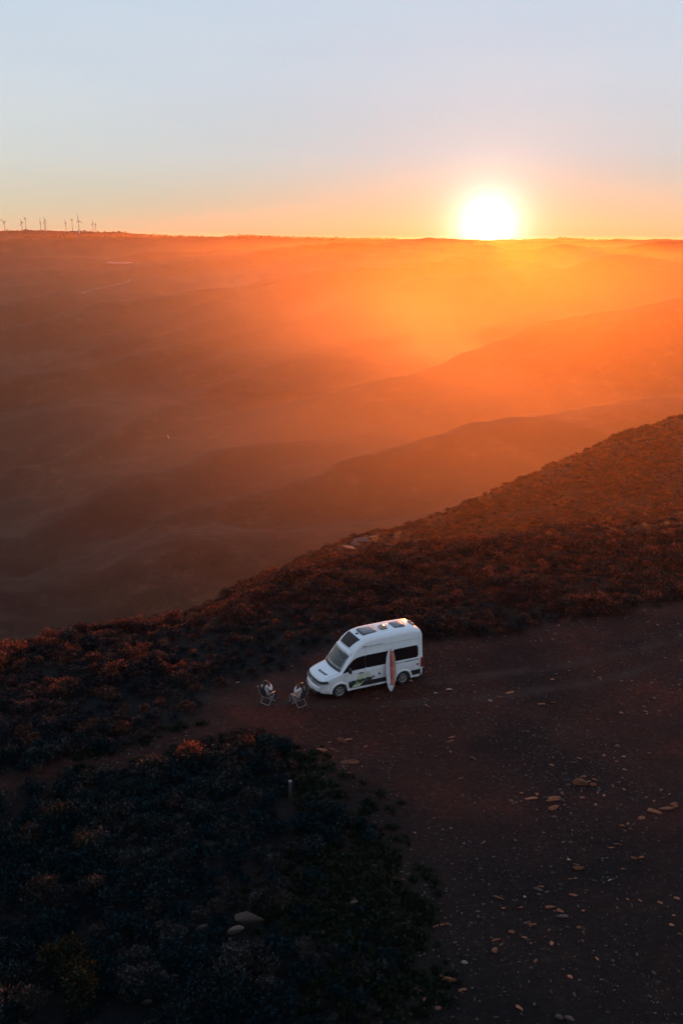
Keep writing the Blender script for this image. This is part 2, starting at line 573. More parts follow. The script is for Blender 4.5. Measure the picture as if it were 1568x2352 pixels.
def scrub_mask(X, Y):
    r = np.hypot(X, Y)
    near = np.maximum(poly_mask(SCRUB_BACK, X, Y, 0.9), poly_mask(SCRUB_FRONT, X, Y, np.where(Y < 36, 3.2, 1.2)))
    far = np.clip((np.where(Y > 0, Y, r) - 66) / 3, 0, 1)
    return np.maximum(near, far)


def build_ground():
    ph = np.concatenate([np.arange(-180, -24, 3.0), np.arange(-24, 24.001, 0.14), np.arange(27, 180.1, 3.0)])
    ph = R(1) * ph
    ph[-1] = ph[0] + 2 * PI
    rr = [0.5, 6, 12, 16]
    while rr[-1] < 5000:
        rr.append(rr[-1] * (1.0085 if rr[-1] < 170 else 1.0125) + 0.02)
    rr = np.array(rr)
    P, Q = np.meshgrid(ph[:-1], rr)
    X = Q * np.sin(P); Y = Q * np.cos(P)
    Z = H(X, Y)
    nr, na = X.shape
    V = np.stack([X, Y, Z], -1).reshape(-1, 3)
    i = np.arange(nr - 1)[:, None] * na; j = np.arange(na)[None]
    j2 = (j + 1) % na
    F = np.stack([i + j, i + j2, i + na + j2, i + na + j], -1).reshape(-1, 4)
    me = np_mesh('ground', V, F[:, ::-1], True)
    # centre cap
    att = me.attributes.new('scrub', 'FLOAT', 'POINT')
    xx, yy = V[:, 0], V[:, 1]
    att.data.foreach_set('value', scrub_mask(xx, yy).astype(np.float32))
    g = np.zeros(len(V))
    for poly in GRASS:
        g = np.maximum(g, poly_mask(poly, xx, yy, 1.2))
    g *= np.clip(0.6 + 0.8 * fbm(xx / 1.1, yy / 1.1, 3, 5), 0, 1)
    at2 = me.attributes.new('grass', 'FLOAT', 'POINT')
    at2.data.foreach_set('value', g.astype(np.float32))
    o = link('ground', me, ground_material())
    tag(o, kind='structure')
    return o


ground = build_ground()


# ------------------------------------------------------------------ haze over the hills
def build_haze():
    b = 5300.0
    mb = MB().box((0, 0, (HAZE_TOP - 190) / 2), (2 * b, 2 * b, HAZE_TOP + 190))
    m = bpy.data.materials.new('haze_air')
    m.use_nodes = True
    t = m.node_tree
    t.nodes.remove(t.nodes['Principled BSDF'])
    v = nd(t, 'ShaderNodeVolumePrincipled')
    v.inputs['Color'].default_value = (*HAZE_COLOR, 1)
    v.inputs['Density'].default_value = HAZE_DENSITY
    v.inputs['Anisotropy'].default_value = HAZE_G
    t.links.new(v.outputs[0], t.nodes['Material Output'].inputs['Volume'])
    o = mb.build('haze', m)
    tag(o, kind='stuff')
    return o


HAZE_TOP = 112.0
HAZE_DENSITY = 0.000011
HAZE_COLOR = (1.0, 0.57, 0.20)
HAZE_G = 0.76
build_haze()


def build_mist():
    """banks of low mist drifting over the valley, thicker in wisps"""
    m = bpy.data.materials.new('mist_air')
    m.use_nodes = True
    t = m.node_tree; L = t.links
    t.nodes.remove(t.nodes['Principled BSDF'])
    geo = nd(t, 'ShaderNodeNewGeometry')
    mp = nd(t, 'ShaderNodeMapping'); mp.inputs['Scale'].default_value = (1 / 200, 1 / 330, 1 / 90); mp.inputs['Location'].default_value = (3.3, 1.7, 0.4)
    L.new(geo.outputs['Position'], mp.inputs[0])
    n = nd(t, 'ShaderNodeTexNoise', in_Scale=1.0, in_Detail=3.0, in_Roughness=0.5, in_Distortion=0.6)
    L.new(mp.outputs[0], n.inputs['Vector'])
    wisp = ramp(t, n.outputs[0], [(0.46, (0, 0, 0)), (0.61, (1, 1, 1))])
    sep = nd(t, 'ShaderNodeSeparateXYZ'); L.new(geo.outputs['Position'], sep.inputs[0])
    top = nd(t, 'ShaderNodeMapRange', interpolation_type='SMOOTHSTEP')
    for k, v in ((1, 2.0), (2, -60.0), (3, 0.0), (4, 1.0)): top.inputs[k].default_value = v
    L.new(sep.outputs['Z'], top.inputs[0])
    top2 = nd(t, 'ShaderNodeMapRange', interpolation_type='SMOOTHSTEP')
    for k, v in ((1, 15.0), (2, -12.0), (3, 0.0), (4, 1.0)): top2.inputs[k].default_value = v
    rise = math_(t, 'ADD', math_(t, 'MULTIPLY', sep.outputs['Y'], 0.0075), math_(t, 'MULTIPLY', math_(t, 'MAXIMUM', math_(t, 'MULTIPLY', sep.outputs['X'], -1.0), 0.0), 0.028))
    L.new(math_(t, 'SUBTRACT', sep.outputs['Z'], rise), top2.inputs[0])
    far = math_(t, 'DIVIDE', 1400.0, math_(t, 'ADD', sep.outputs['Y'], 600.0))
    front = nd(t, 'ShaderNodeMapRange', interpolation_type='SMOOTHSTEP')
    for k, v in ((1, 130.0), (2, 420.0), (3, 0.0), (4, 1.0)): front.inputs[k].default_value = v
    L.new(sep.outputs['Y'], front.inputs[0])
    # the bank lies to the right of a line across the valley; left of it the air is clearer
    edge = math_(t, 'DIVIDE', math_(t, 'ADD', math_(t, 'MULTIPLY_ADD', sep.outputs['Y'], 0.29, sep.outputs['X']), math_(t, 'MULTIPLY', math_(t, 'MULTIPLY_ADD', n.outputs[0], 240.0, -180.0), math_(t, 'DIVIDE', sep.outputs['Y'], 500.0, clamp=True))),
                 math_(t, 'MULTIPLY_ADD', sep.outputs['Y'], 0.24, 60.0))
    em = nd(t, 'ShaderNodeMapRange', interpolation_type='SMOOTHSTEP')
    for k, v in ((1, -0.5), (2, 1.0), (3, 0.04), (4, 1.0)): em.inputs[k].default_value = v
    L.new(edge, em.inputs[0])
    wisp = math_(t, 'MULTIPLY', wisp, em.outputs[0])
    base = math_(t, 'MULTIPLY', math_(t, 'MULTIPLY_ADD', em.outputs[0], 0.55, 0.45), MIST_BASE)
    base = math_(t, 'MULTIPLY', base, far)
    wisp = math_(t, 'MULTIPLY', wisp, far)
    d = math_(t, 'MULTIPLY', math_(t, 'MULTIPLY', wisp, top.outputs[0]), math_(t, 'MULTIPLY', front.outputs[0], MIST_DENSITY))
    d = math_(t, 'ADD', d, math_(t, 'MULTIPLY', top2.outputs[0], base))
    v = nd(t, 'ShaderNodeVolumePrincipled')
    v.inputs['Color'].default_value = (*HAZE_COLOR, 1)
    v.inputs['Anisotropy'].default_value = HAZE_G
    L.new(d, v.inputs['Density'])
    # the finest droplets throw light almost straight on: the glare round the low sun
    v2 = nd(t, 'ShaderNodeVolumeScatter', in_Anisotropy=0.965)
    v2.inputs['Color'].default_value = (1.0, 0.9, 0.8, 1)
    L.new(math_(t, 'MULTIPLY', d, MIST_GLARE), v2.inputs['Density'])
    ad = nd(t, 'ShaderNodeAddShader')
    L.new(v.outputs[0], ad.inputs[0]); L.new(v2.outputs[0], ad.inputs[1])
    L.new(ad.outputs[0], t.nodes['Material Output'].inputs['Volume'])
    mb = MB().box((40, 1835, -38), (3400, 3570, 184))
    o = mb.build('mist', m)
    m.cycles.volume_step_rate = 1.0
    tag(o, kind='stuff')


MIST_DENSITY = 0.00066
MIST_BASE = 0.00022
MIST_GLARE = 0.6
build_mist()


# ------------------------------------------------------------------ heath scrub
def leaf_material(name, stops, trans=0.35):
    m = bpy.data.materials.new(name)
    m.use_nodes = True
    t = m.node_tree; L = t.links
    t.nodes.remove(t.nodes['Principled BSDF'])
    oi = nd(t, 'ShaderNodeObjectInfo')
    geo = nd(t, 'ShaderNodeNewGeometry')
    nz = nd(t, 'ShaderNodeTexNoise', in_Scale=0.35, in_Detail=4.0)
    L.new(geo.outputs['Position'], nz.inputs['Vector'])
    f = math_(t, 'MULTIPLY_ADD', oi.outputs['Random'], 0.55, math_(t, 'MULTIPLY', nz.outputs[0], 0.5))
    c = ramp(t, f, stops, 'LINEAR')
    rnd = nd(t, 'ShaderNodeTexWhiteNoise', noise_dimensions='3D')
    sc = nd(t, 'ShaderNodeVectorMath', operation='SNAP'); sc.inputs[1].default_value = (0.11, 0.11, 0.11)
    L.new(geo.outputs['Position'], sc.inputs[0]); L.new(sc.outputs[0], rnd.inputs[0])
    mul = nd(t, 'ShaderNodeVectorMath', operation='SCALE')
    L.new(c, mul.inputs[0]); L.new(math_(t, 'MULTIPLY_ADD', math_(t, 'POWER', rnd.outputs['Value'], 5.0), 2.6, 0.6), mul.inputs[3])  # random bright specks in the leaf colour stand in for sun sparkle on tips
    d = nd(t, 'ShaderNodeBsdfDiffuse'); tr = nd(t, 'ShaderNodeBsdfTranslucent')
    L.new(mul.outputs[0], d.inputs[0]); L.new(mul.outputs[0], tr.inputs[0])
    mx = nd(t, 'ShaderNodeMixShader'); mx.inputs[0].default_value = trans
    L.new(d.outputs[0], mx.inputs[1]); L.new(tr.outputs[0], mx.inputs[2])
    L.new(mx.outputs[0], t.nodes['Material Output'].inputs['Surface'])
    return m


def shrub_arrays(seed, n, leaf=0.07, height=0.75, spread=0.62, upright=0.5):
    """a hummock of small leaf tufts with gaps and a ragged outline, about 1.2 m across"""
    g = np.random.default_rng(seed)
    lobes = []
    for k in range(g.integers(5, 9)):
        a = g.uniform(0, 2 * PI); r = spread * g.uniform(0.05, 0.62)
        lobes.append((r * math.cos(a), r * math.sin(a), height * g.uniform(0.30, 0.62), g.uniform(0.20, 0.34)))
    P = []; N = []
    while len(P) < n:
        lx, ly, lz, lr = lobes[g.integers(len(lobes))]
        d = g.normal(size=3); d /= np.linalg.norm(d)
        if d[2] < -0.35: d[2] = -d[2]
        rad = lr * g.uniform(0.55, 1.0) ** 0.4 * (1 + 0.3 * math.sin(6 * math.atan2(d[1], d[0]) + seed) * g.uniform())
        p = np.array([lx, ly, lz]) + d * rad * np.array([1, 1, 0.85])
        if p[2] < 0.02: p[2] = g.uniform(0.02, 0.1)
        P.append(p); N.append(d)
    P = np.array(P); N = np.array(N)
    m = len(P)
    ax = N * 0.6 + np.array([0, 0, upright]) + g.normal(size=(m, 3)) * 0.45
    ax /= np.linalg.norm(ax, axis=1, keepdims=True)
    sd_ = np.cross(ax, g.normal(size=(m, 3))); sd_ /= np.linalg.norm(sd_, axis=1, keepdims=True)
    ln = leaf * g.uniform(0.7, 1.6, (m, 1)); wd = leaf * g.uniform(0.25, 0.55, (m, 1))
    V = np.stack([P - sd_ * wd * 0.5, P + sd_ * wd * 0.6 + ax * ln * 0.35, P + ax * ln, P - sd_ * wd * 0.7 + ax * ln * 0.45], 1).reshape(-1, 3)
    F = np.arange(m * 4).reshape(-1, 4)
    return V, F


def shrub_mesh(name, seed, n, **kw):
    V, F = shrub_arrays(seed, n, **kw)
    return np_mesh(name, V, F)


def stem_mesh(seed):
    g = random.Random(seed)
    mb = MB()
    for k in range(6):
        a = g.uniform(0, 2 * PI); r = g.uniform(0.15, 0.4)
        mb.tube([(0, 0, -0.05), (r * .4 * math.cos(a), r * .4 * math.sin(a), 0.2), (r * math.cos(a), r * math.sin(a), 0.5)], [0.02, 0.013, 0.005], 4)
    me = bpy.data.meshes.new('stem')
    me.from_pydata(mb.v, [], mb.f)
    return me


M_HEATH = leaf_material('heath_leaves', [(0.1, (0.012, 0.023, 0.029)), (0.40, (0.030, 0.029, 0.033)), (0.62, (0.062, 0.034, 0.029)), (0.80, (0.11, 0.046, 0.033)), (0.97, (0.17, 0.068, 0.044))], 0.55)
M_DARK = leaf_material('dark_leaves', [(0.1, (0.005, 0.017, 0.022)), (0.5, (0.010, 0.022, 0.026)), (0.68, (0.028, 0.030, 0.030)), (0.9, (0.060, 0.050, 0.044))])
M_PALE = leaf_material('pale_dry_leaves', [(0.1, (0.022, 0.020, 0.018)), (0.9, (0.048, 0.038, 0.032))])
M_TWIG = material('twig_bark', (0.035, 0.026, 0.02), 0.9)
M_GRASS = leaf_material('grass_blades', [(0.1, (0.010, 0.016, 0.010)), (0.9, (0.024, 0.030, 0.017))])


def variants(name, seeds, n, mat, **kw):
    c = bpy.data.collections.new(name)
    for s_ in seeds:
        me = shrub_mesh(name, s_, n, **kw)
        me.materials.append(mat)
        o = bpy.data.objects.new(name, me)
        c.objects.link(o)
    return c


def scatter(name, pts, rots, scales, coll, label=None, cat=None):
    """one object that grows an instance of the collection's members on every point"""
    me = bpy.data.meshes.new(name)
    me.vertices.add(len(pts))
    me.vertices.foreach_set('co', np.asarray(pts, np.float32).ravel())
    for nm, val, ty in (('rot', rots, 'FLOAT_VECTOR'), ('size', scales, 'FLOAT_VECTOR')):
        a = me.attributes.new(nm, ty, 'POINT')
        a.data.foreach_set('vector', np.asarray(val, np.float32).ravel())
    o = link(name, me)
    g = bpy.data.node_groups.new(name, 'GeometryNodeTree')
    g.interface.new_socket('Geometry', in_out='INPUT', socket_type='NodeSocketGeometry')
    g.interface.new_socket('Geometry', in_out='OUTPUT', socket_type='NodeSocketGeometry')
    gi = g.nodes.new('NodeGroupInput'); go = g.nodes.new('NodeGroupOutput')
    ci = g.nodes.new('GeometryNodeCollectionInfo')
    ci.inputs[0].default_value = coll
    ci.inputs['Separate Children'].default_value = True
    ci.inputs['Reset Children'].default_value = True
    ip = g.nodes.new('GeometryNodeInstanceOnPoints')
    ip.inputs['Pick Instance'].default_value = True
    rnd = g.nodes.new('FunctionNodeRandomValue'); rnd.data_type = 'INT'
    rnd.inputs[4].default_value = 0; rnd.inputs[5].default_value = len(coll.objects) - 1
    ra = g.nodes.new('GeometryNodeInputNamedAttribute'); ra.data_type = 'FLOAT_VECTOR'; ra.inputs[0].default_value = 'rot'
    sa = g.nodes.new('GeometryNodeInputNamedAttribute'); sa.data_type = 'FLOAT_VECTOR'; sa.inputs[0].default_value = 'size'
    L = g.links
    L.new(gi.outputs[0], ip.inputs['Points']); L.new(ci.outputs[0], ip.inputs['Instance'])
    L.new(rnd.outputs[2], ip.inputs['Instance Index'])
    L.new(ra.outputs[0], ip.inputs['Rotation']); L.new(sa.outputs[0], ip.inputs['Scale'])
    L.new(ip.outputs[0], go.inputs[0])
    mod = o.modifiers.new('scatter', 'NODES'); mod.node_group = g
    tag(o, label, cat, kind='stuff')
    return o


def jittered(x0, x1, y0, y1, step):
    gx, gy = np.meshgrid(np.arange(x0, x1, step), np.arange(y0, y1, step))
    gx = gx.ravel() + rng.uniform(-.5, .5, gx.size) * step
    gy = gy.ravel() + rng.uniform(-.5, .5, gy.size) * step
    return gx, gy


def in_view(X, Y, margin=1.12):
    return (Y > 5) & (np.abs(X) < (0.37 * Y + 4) * margin)


def place_scrub(name, X, Y, coll, s0, s1, keep=1.0, sink=0.12, flatz=1.0, **kw):
    m = scrub_mask(X, Y)
    k = (m > 0.3) & in_view(X, Y) & (rng.uniform(size=X.shape) < keep * np.clip((m - 0.3) / 0.35, 0.15, 1))
    for hx, hy, hr in CLEAR:
        k &= np.hypot(X - hx, Y - hy) > hr
    X, Y, m = X[k], Y[k], m[k]
    n = len(X)
    dens = fbm(X / 4.0, Y / 4.0, 3, 200)
    sc = (s0 + (s1 - s0) * rng.uniform(size=n) ** 1.6) * (1 + 0.38 * dens) * (0.5 + 0.5 * m)
    Z = H(X, Y) - sink * sc
    rot = np.stack([rng.uniform(-.15, .15, n), rng.uniform(-.15, .15, n), rng.uniform(0, 2 * PI, n)], -1)
    size = np.stack([sc, sc, sc * rng.uniform(0.7, 1.15, n) * flatz], -1)
    return scatter(name, np.stack([X, Y, Z], -1), rot, size, coll, **kw)


CLEAR = [(float(gnd(x, y)[0]), float(gnd(x, y)[1]), r) for x, y, r in
         ((561, 2130, 0.7), (595, 2130, 0.6), (543, 2160, 0.35), (468, 2150, 0.5), (540, 2190, 0.3), (540, 2225, 0.4), (572, 2285, 0.3), (340, 2325, 0.7), (112, 2305, 0.7),
          (667, 1836, 0.6), (660, 1856, 0.6), (664, 1880, 0.5), (800, 1970, 0.4))]
for _x, _y in ((797, 1260), (812, 1254), (826, 1249), (840, 1243), (856, 1236), (806, 1262), (848, 1244)):
    _p = march(_x, _y); CLEAR.append((_p.x, _p.y, 1.1))


def build_scrub():
    heath = variants('heath_clump', range(10, 19), 1000, M_HEATH, leaf=0.062)
    dark = variants('dark_clump', range(30, 38), 760, M_DARK, leaf=0.075, height=0.8)
    X, Y = jittered(-34, 40, 38, 72, 0.72)
    place_scrub('heath_scrub', X, Y, heath, 0.75, 1.35)
    X, Y = jittered(-50, 70, 68, 175, 0.85)
    place_scrub('hill_scrub', X, Y, heath, 0.55, 1.15, keep=0.95, flatz=0.85)
    X, Y = jittered(-24, 8, 18, 40, 0.62)
    place_scrub('dark_scrub', X, Y, dark, 0.7, 1.3)


def build_grass():
    c = bpy.data.collections.new('grass_tuft')
    for s_ in range(4):
        g = np.random.default_rng(300 + s_)
        n = 60
        a = g.uniform(0, 2 * PI, n); r = g.uniform(0, 0.16, n)
        P = np.stack([r * np.cos(a), r * np.sin(a), np.zeros(n)], -1)
        d = np.stack([np.cos(a) * 0.4, np.sin(a) * 0.4, np.ones(n)], -1) + g.normal(size=(n, 3)) * 0.2
        ln = g.uniform(0.08, 0.2, (n, 1)); s2 = np.cross(d, g.normal(size=(n, 3))); s2 /= np.linalg.norm(s2, axis=1, keepdims=True)
        V = np.stack([P - s2 * 0.012, P + s2 * 0.012, P + d * ln], 1).reshape(-1, 3)
        me = np_mesh('grass_tuft', V, np.arange(n * 3).reshape(-1, 3)); me.materials.append(M_GRASS)
        c.objects.link(bpy.data.objects.new('grass_tuft', me))
    X, Y = jittered(-12, 10, 18, 42, 0.22)
    m = np.zeros(len(X))
    for poly in GRASS: m = np.maximum(m, poly_mask(poly, X, Y, 1.2))
    k = (rng.uniform(size=X.shape) < m * 0.85)
    # a few tufts also at the frayed edges of the scrub
    sm = scrub_mask(X, Y); k |= (sm > 0.1) & (sm < 0.7) & (rng.uniform(size=X.shape) < 0.25)
    X, Y = X[k], Y[k]; n = len(X); sc = rng.uniform(0.6, 1.5, n)
    scatter('grass', np.stack([X, Y, H(X, Y)], -1), np.stack([np.zeros(n), np.zeros(n), rng.uniform(0, 6.28, n)], -1), np.stack([sc] * 3, -1), c)


def stone_mesh(name, seed, detail=1, flat_=0.5, jag=0.25):
    """an angular weathered stone about 1 m long"""
    g = np.random.default_rng(seed)
    bm = bmesh.new()
    bmesh.ops.create_icosphere(bm, subdivisions=detail + 1, radius=0.5)
    planes = [g.normal(size=3) for _ in range(9)]
    planes = [(p / np.linalg.norm(p), g.uniform(0.20, 0.38)) for p in planes]
    for v in bm.verts:
        p = np.array(v.co)
        for nrm, dd in planes:
            e = p @ nrm
            if e > dd: p = p - nrm * (e - dd)
        p = p * (1 + g.normal(0, 0.035 * jag * 4, 3))
        v.co = (p[0] * 1.0, p[1] * 0.72, p[2] * flat_)
    me = bpy.data.meshes.new(name)
    bm.to_mesh(me); bm.free()
    return me


def rock_material(name, c0, c1, c2):
    m = bpy.data.materials.new(name)
    m.use_nodes = True
    t = m.node_tree; L = t.links
    p = t.nodes['Principled BSDF']; p.inputs['Roughness'].default_value = 0.85; p.inputs['Specular IOR Level'].default_value = 0.3
    geo = nd(t, 'ShaderNodeTexCoord'); oi = nd(t, 'ShaderNodeObjectInfo')
    nz = nd(t, 'ShaderNodeTexNoise', in_Scale=5.0, in_Detail=8.0, in_Roughness=0.65)
    L.new(geo.outputs['Object'], nz.inputs['Vector'])
    f = math_(t, 'MULTIPLY_ADD', oi.outputs['Random'], 0.4, math_(t, 'MULTIPLY', nz.outputs[0], 0.7))
    L.new(ramp(t, f, [(0.25, c0), (0.55, c1), (0.85, c2)], 'LINEAR'), p.inputs['Base Color'])
    b = nd(t, 'ShaderNodeBump', in_Strength=0.5, in_Distance=0.03)
    L.new(nz.outputs[0], b.inputs['Height']); L.new(b.outputs[0], p.inputs['Normal'])
    return m


M_ROCK_RUST = rock_material('rusty_sandstone', (0.075, 0.024, 0.013), (0.19, 0.062, 0.030), (0.38, 0.13, 0.062))
M_ROCK_GREY = rock_material('grey_stone', (0.028, 0.017, 0.014), (0.060, 0.036, 0.030), (0.11, 0.070, 0.058))
M_ROCK_WHITE = rock_material('pale_quartz', (0.14, 0.10, 0.08), (0.26, 0.19, 0.15), (0.46, 0.34, 0.26))
M_GRAVEL = rock_material('dark_gravel', (0.013, 0.007, 0.006), (0.036, 0.021, 0.017), (0.14, 0.092, 0.075))


def build_gravel():
    def coll(nm, mat, seeds, fl):
        c = bpy.data.collections.new(nm)
        for s_ in seeds:
            me = stone_mesh(nm, s_, 0, fl); me.materials.append(mat)
            c.objects.link(bpy.data.objects.new(nm, me))
        return c
    cg = coll('gravel_stone', M_GRAVEL, range(400, 406), 0.55)
    cw = coll('pale_chip', M_ROCK_WHITE, range(410, 413), 0.5)
    cr = coll('rusty_stone', M_ROCK_RUST, range(420, 425), 0.4)
    X, Y = jittered(-30, 40, 17, 62, 0.145)
    dens = np.clip(0.35 + 0.5 * fbm(X / 5, Y / 5, 4, 301), 0.03, 1)
    k = (scrub_mask(X, Y) < 0.5) & in_view(X, Y) & (rng.uniform(size=X.shape) < dens * 0.8)

    def put(name, X, Y, smin, smax, power, c, sink=0.2):
        n = len(X)
        sc = smin + (smax - smin) * rng.uniform(size=n) ** power
        scatter(name, np.stack([X, Y, H(X, Y) + sc * (0.2 - sink)], -1), rng.uniform(0, 1, (n, 3)) * np.array([.5, .5, 6.28]) - np.array([.25, .25, 0]),
                np.stack([sc, sc * rng.uniform(.6, 1, n), sc * rng.uniform(.7, 1, n)], -1), c)
    put('gravel', X[k], Y[k], 0.035, 0.22, 2.4, cg)
    X, Y = jittered(-30, 40, 17, 62, 0.24)
    dens = np.clip(-0.02 + 0.65 * fbm(X / 3.0 + 9, Y / 3.0, 4, 302) + 0.35 * np.clip((40 - Y) / 12, 0, 1) - 0.1, 0.012, 1)
    k = (scrub_mask(X, Y) < 0.5) & in_view(X, Y) & (rng.uniform(size=X.shape) < dens * 0.9)
    put('pale_gravel', X[k], Y[k], 0.016, 0.06, 2.4, cw)
    X, Y = jittered(-30, 40, 17, 62, 0.5)
    dens = np.clip(-0.02 + 0.60 * fbm(X / 4 + 33, Y / 2.2, 4, 303), 0.015, 1)
    k = (scrub_mask(X, Y) < 0.5) & in_view(X, Y) & (rng.uniform(size=X.shape) < dens)
    put('rusty_gravel', X[k], Y[k], 0.08, 0.38, 2.6, cr)


build_scrub()
build_grass()
build_gravel()


# ------------------------------------------------------------------ camper van
# van frame: x runs back from the front bumper, -y is its left side (towards the camera), z up
M_WHITE = material('white_van_paint', (0.70, 0.71, 0.73), 0.22, spec=0.5, coat=0.6)


def add_dust(m, base, dust, z0, z1):
    t = m.node_tree; p = t.nodes['Principled BSDF']
    tc = nd(t, 'ShaderNodeTexCoord'); sep = nd(t, 'ShaderNodeSeparateXYZ'); t.links.new(tc.outputs['Object'], sep.inputs[0])
    nz = nd(t, 'ShaderNodeTexNoise', in_Scale=2.2, in_Detail=8.0, in_Roughness=0.7); t.links.new(tc.outputs['Object'], nz.inputs['Vector'])
    h = nd(t, 'ShaderNodeMapRange'); t.links.new(sep.outputs['Z'], h.inputs[0])
    h.inputs[1].default_value = z1; h.inputs[2].default_value = z0; h.inputs[3].default_value = 0.10; h.inputs[4].default_value = 0.75
    f = math_(t, 'MULTIPLY', h.outputs[0], ramp(t, nz.outputs[0], [(0.3, (0.15,) * 3), (0.7, (1,) * 3)]))
    mx = nd(t, 'ShaderNodeMix', data_type='RGBA'); t.links.new(f, mx.inputs[0])
    mx.inputs[6].default_value = (*base, 1); mx.inputs[7].default_value = (*dust, 1)
    t.links.new(mx.outputs[2], p.inputs['Base Color'])


add_dust(M_WHITE, (0.70, 0.71, 0.73), (0.30, 0.24, 0.21), 0.3, 1.25)
M_BLACK = material('black_plastic', (0.012, 0.012, 0.014), 0.5)
M_GLASS = material('dark_tinted_glass', (0.012, 0.008, 0.009), 0.18, spec=0.25)
M_RUBBER = material('tyre_rubber', (0.012, 0.012, 0.012), 0.85)
M_ALLOY = material('alloy_rim', (0.34, 0.30, 0.29), 0.35, metal=0.6)
M_CHROME = material('bright_metal', (0.7, 0.7, 0.72), 0.2, metal=1.0)
M_INK = material('black_lettering', (0.018, 0.018, 0.022), 0.5)
M_GREEN = material('pale_green_film', (0.42, 0.47, 0.30), 0.4)
M_RED = material('red_lamp_lens', (0.22, 0.012, 0.014), 0.2)
M_SKYLIGHT = material('grey_acrylic_dome', (0.10, 0.10, 0.11), 0.12, spec=0.9, noise=0.25, nscale=6.0)
M_SEAM = material('panel_gap', (0.16, 0.16, 0.18), 0.6)
M_HEADLAMP = material('headlamp_glass', (0.35, 0.36, 0.38), 0.08, spec=0.8)
M_CAB = material('cab_interior', (0.05, 0.042, 0.038), 0.8)
M_DASH = material('dashboard_cloth', (0.35, 0.22, 0.14), 0.9)


def windscreen_glass():
    m = bpy.data.materials.new('windscreen_glass')
    m.use_nodes = True
    t = m.node_tree; L = t.links
    p = t.nodes['Principled BSDF']
    p.inputs['Base Color'].default_value = (0.015, 0.017, 0.02, 1); p.inputs['Roughness'].default_value = 0.03
    p.inputs['Specular IOR Level'].default_value = 1.0; p.inputs['Coat Weight'].default_value = 1.0
    tr = nd(t, 'ShaderNodeBsdfTransparent'); tr.inputs[0].default_value = (0.75, 0.75, 0.75, 1)
    mx = nd(t, 'ShaderNodeMixShader'); mx.inputs[0].default_value = 0.42
    L.new(tr.outputs[0], mx.inputs[1]); L.new(p.outputs[0], mx.inputs[2])
    L.new(mx.outputs[0], t.nodes['Material Output'].inputs['Surface'])
    return m


M_SCREEN = windscreen_glass()
ZT = np.array([(0.10, 0.70), (0.13, 0.92), (0.20, 1.04), (0.35, 1.12), (0.60, 1.20), (0.85, 1.27), (1.10, 1.345), (1.16, 1.40), (1.40, 1.72), (1.62, 2.00), (1.74, 2.16),
               (1.76, 2.25), (1.84, 2.40), (1.98, 2.56), (2.20, 2.74), (2.45, 2.87), (2.8, 2.945), (3.4, 2.975), (4.6, 2.98), (5.3, 2.96), (5.6, 2.92), (5.75, 2.85), (5.83, 2.72)])
ZW = np.array([(0.10, 0.80), (0.2, 0.88), (0.4, 0.96), (0.7, 1.0), (1.2, 1.015), (5.4, 1.02), (5.7, 1.0), (5.83, 0.97)])


def ztop(x): return float(np.interp(x, ZT[:, 0], ZT[:, 1]))


def halfw(x, z):
    w = float(np.interp(x, ZW[:, 0], ZW[:, 1]))
    k = float(np.interp(z, [0.3, 0.7, 1.25, 1.40, 2.10, 2.45, 2.75, 3.0], [0.985, 1.0, 1.0, 0.985, 0.915, 0.90, 0.86, 0.82]))
    return w * k


def bend(x, y, z):
    """the nose is curved in plan"""
    f = min(1, max(0, (2.5 - x) / 0.9))
    return (x + 0.17 * (min(1.0, y * y) - 1.0) * f, y, z)


ARCH = [(1.03, 0.36), (4.67, 0.36)]
ARCH_R = 0.455


def zbot(x):
    b = 0.33 + max(0, (0.35 - x)) * 0.25
    for ax, az in ARCH:
        if abs(x - ax) < ARCH_R:
            b = max(b, az + math.sqrt(ARCH_R ** 2 - (x - ax) ** 2))
    return b


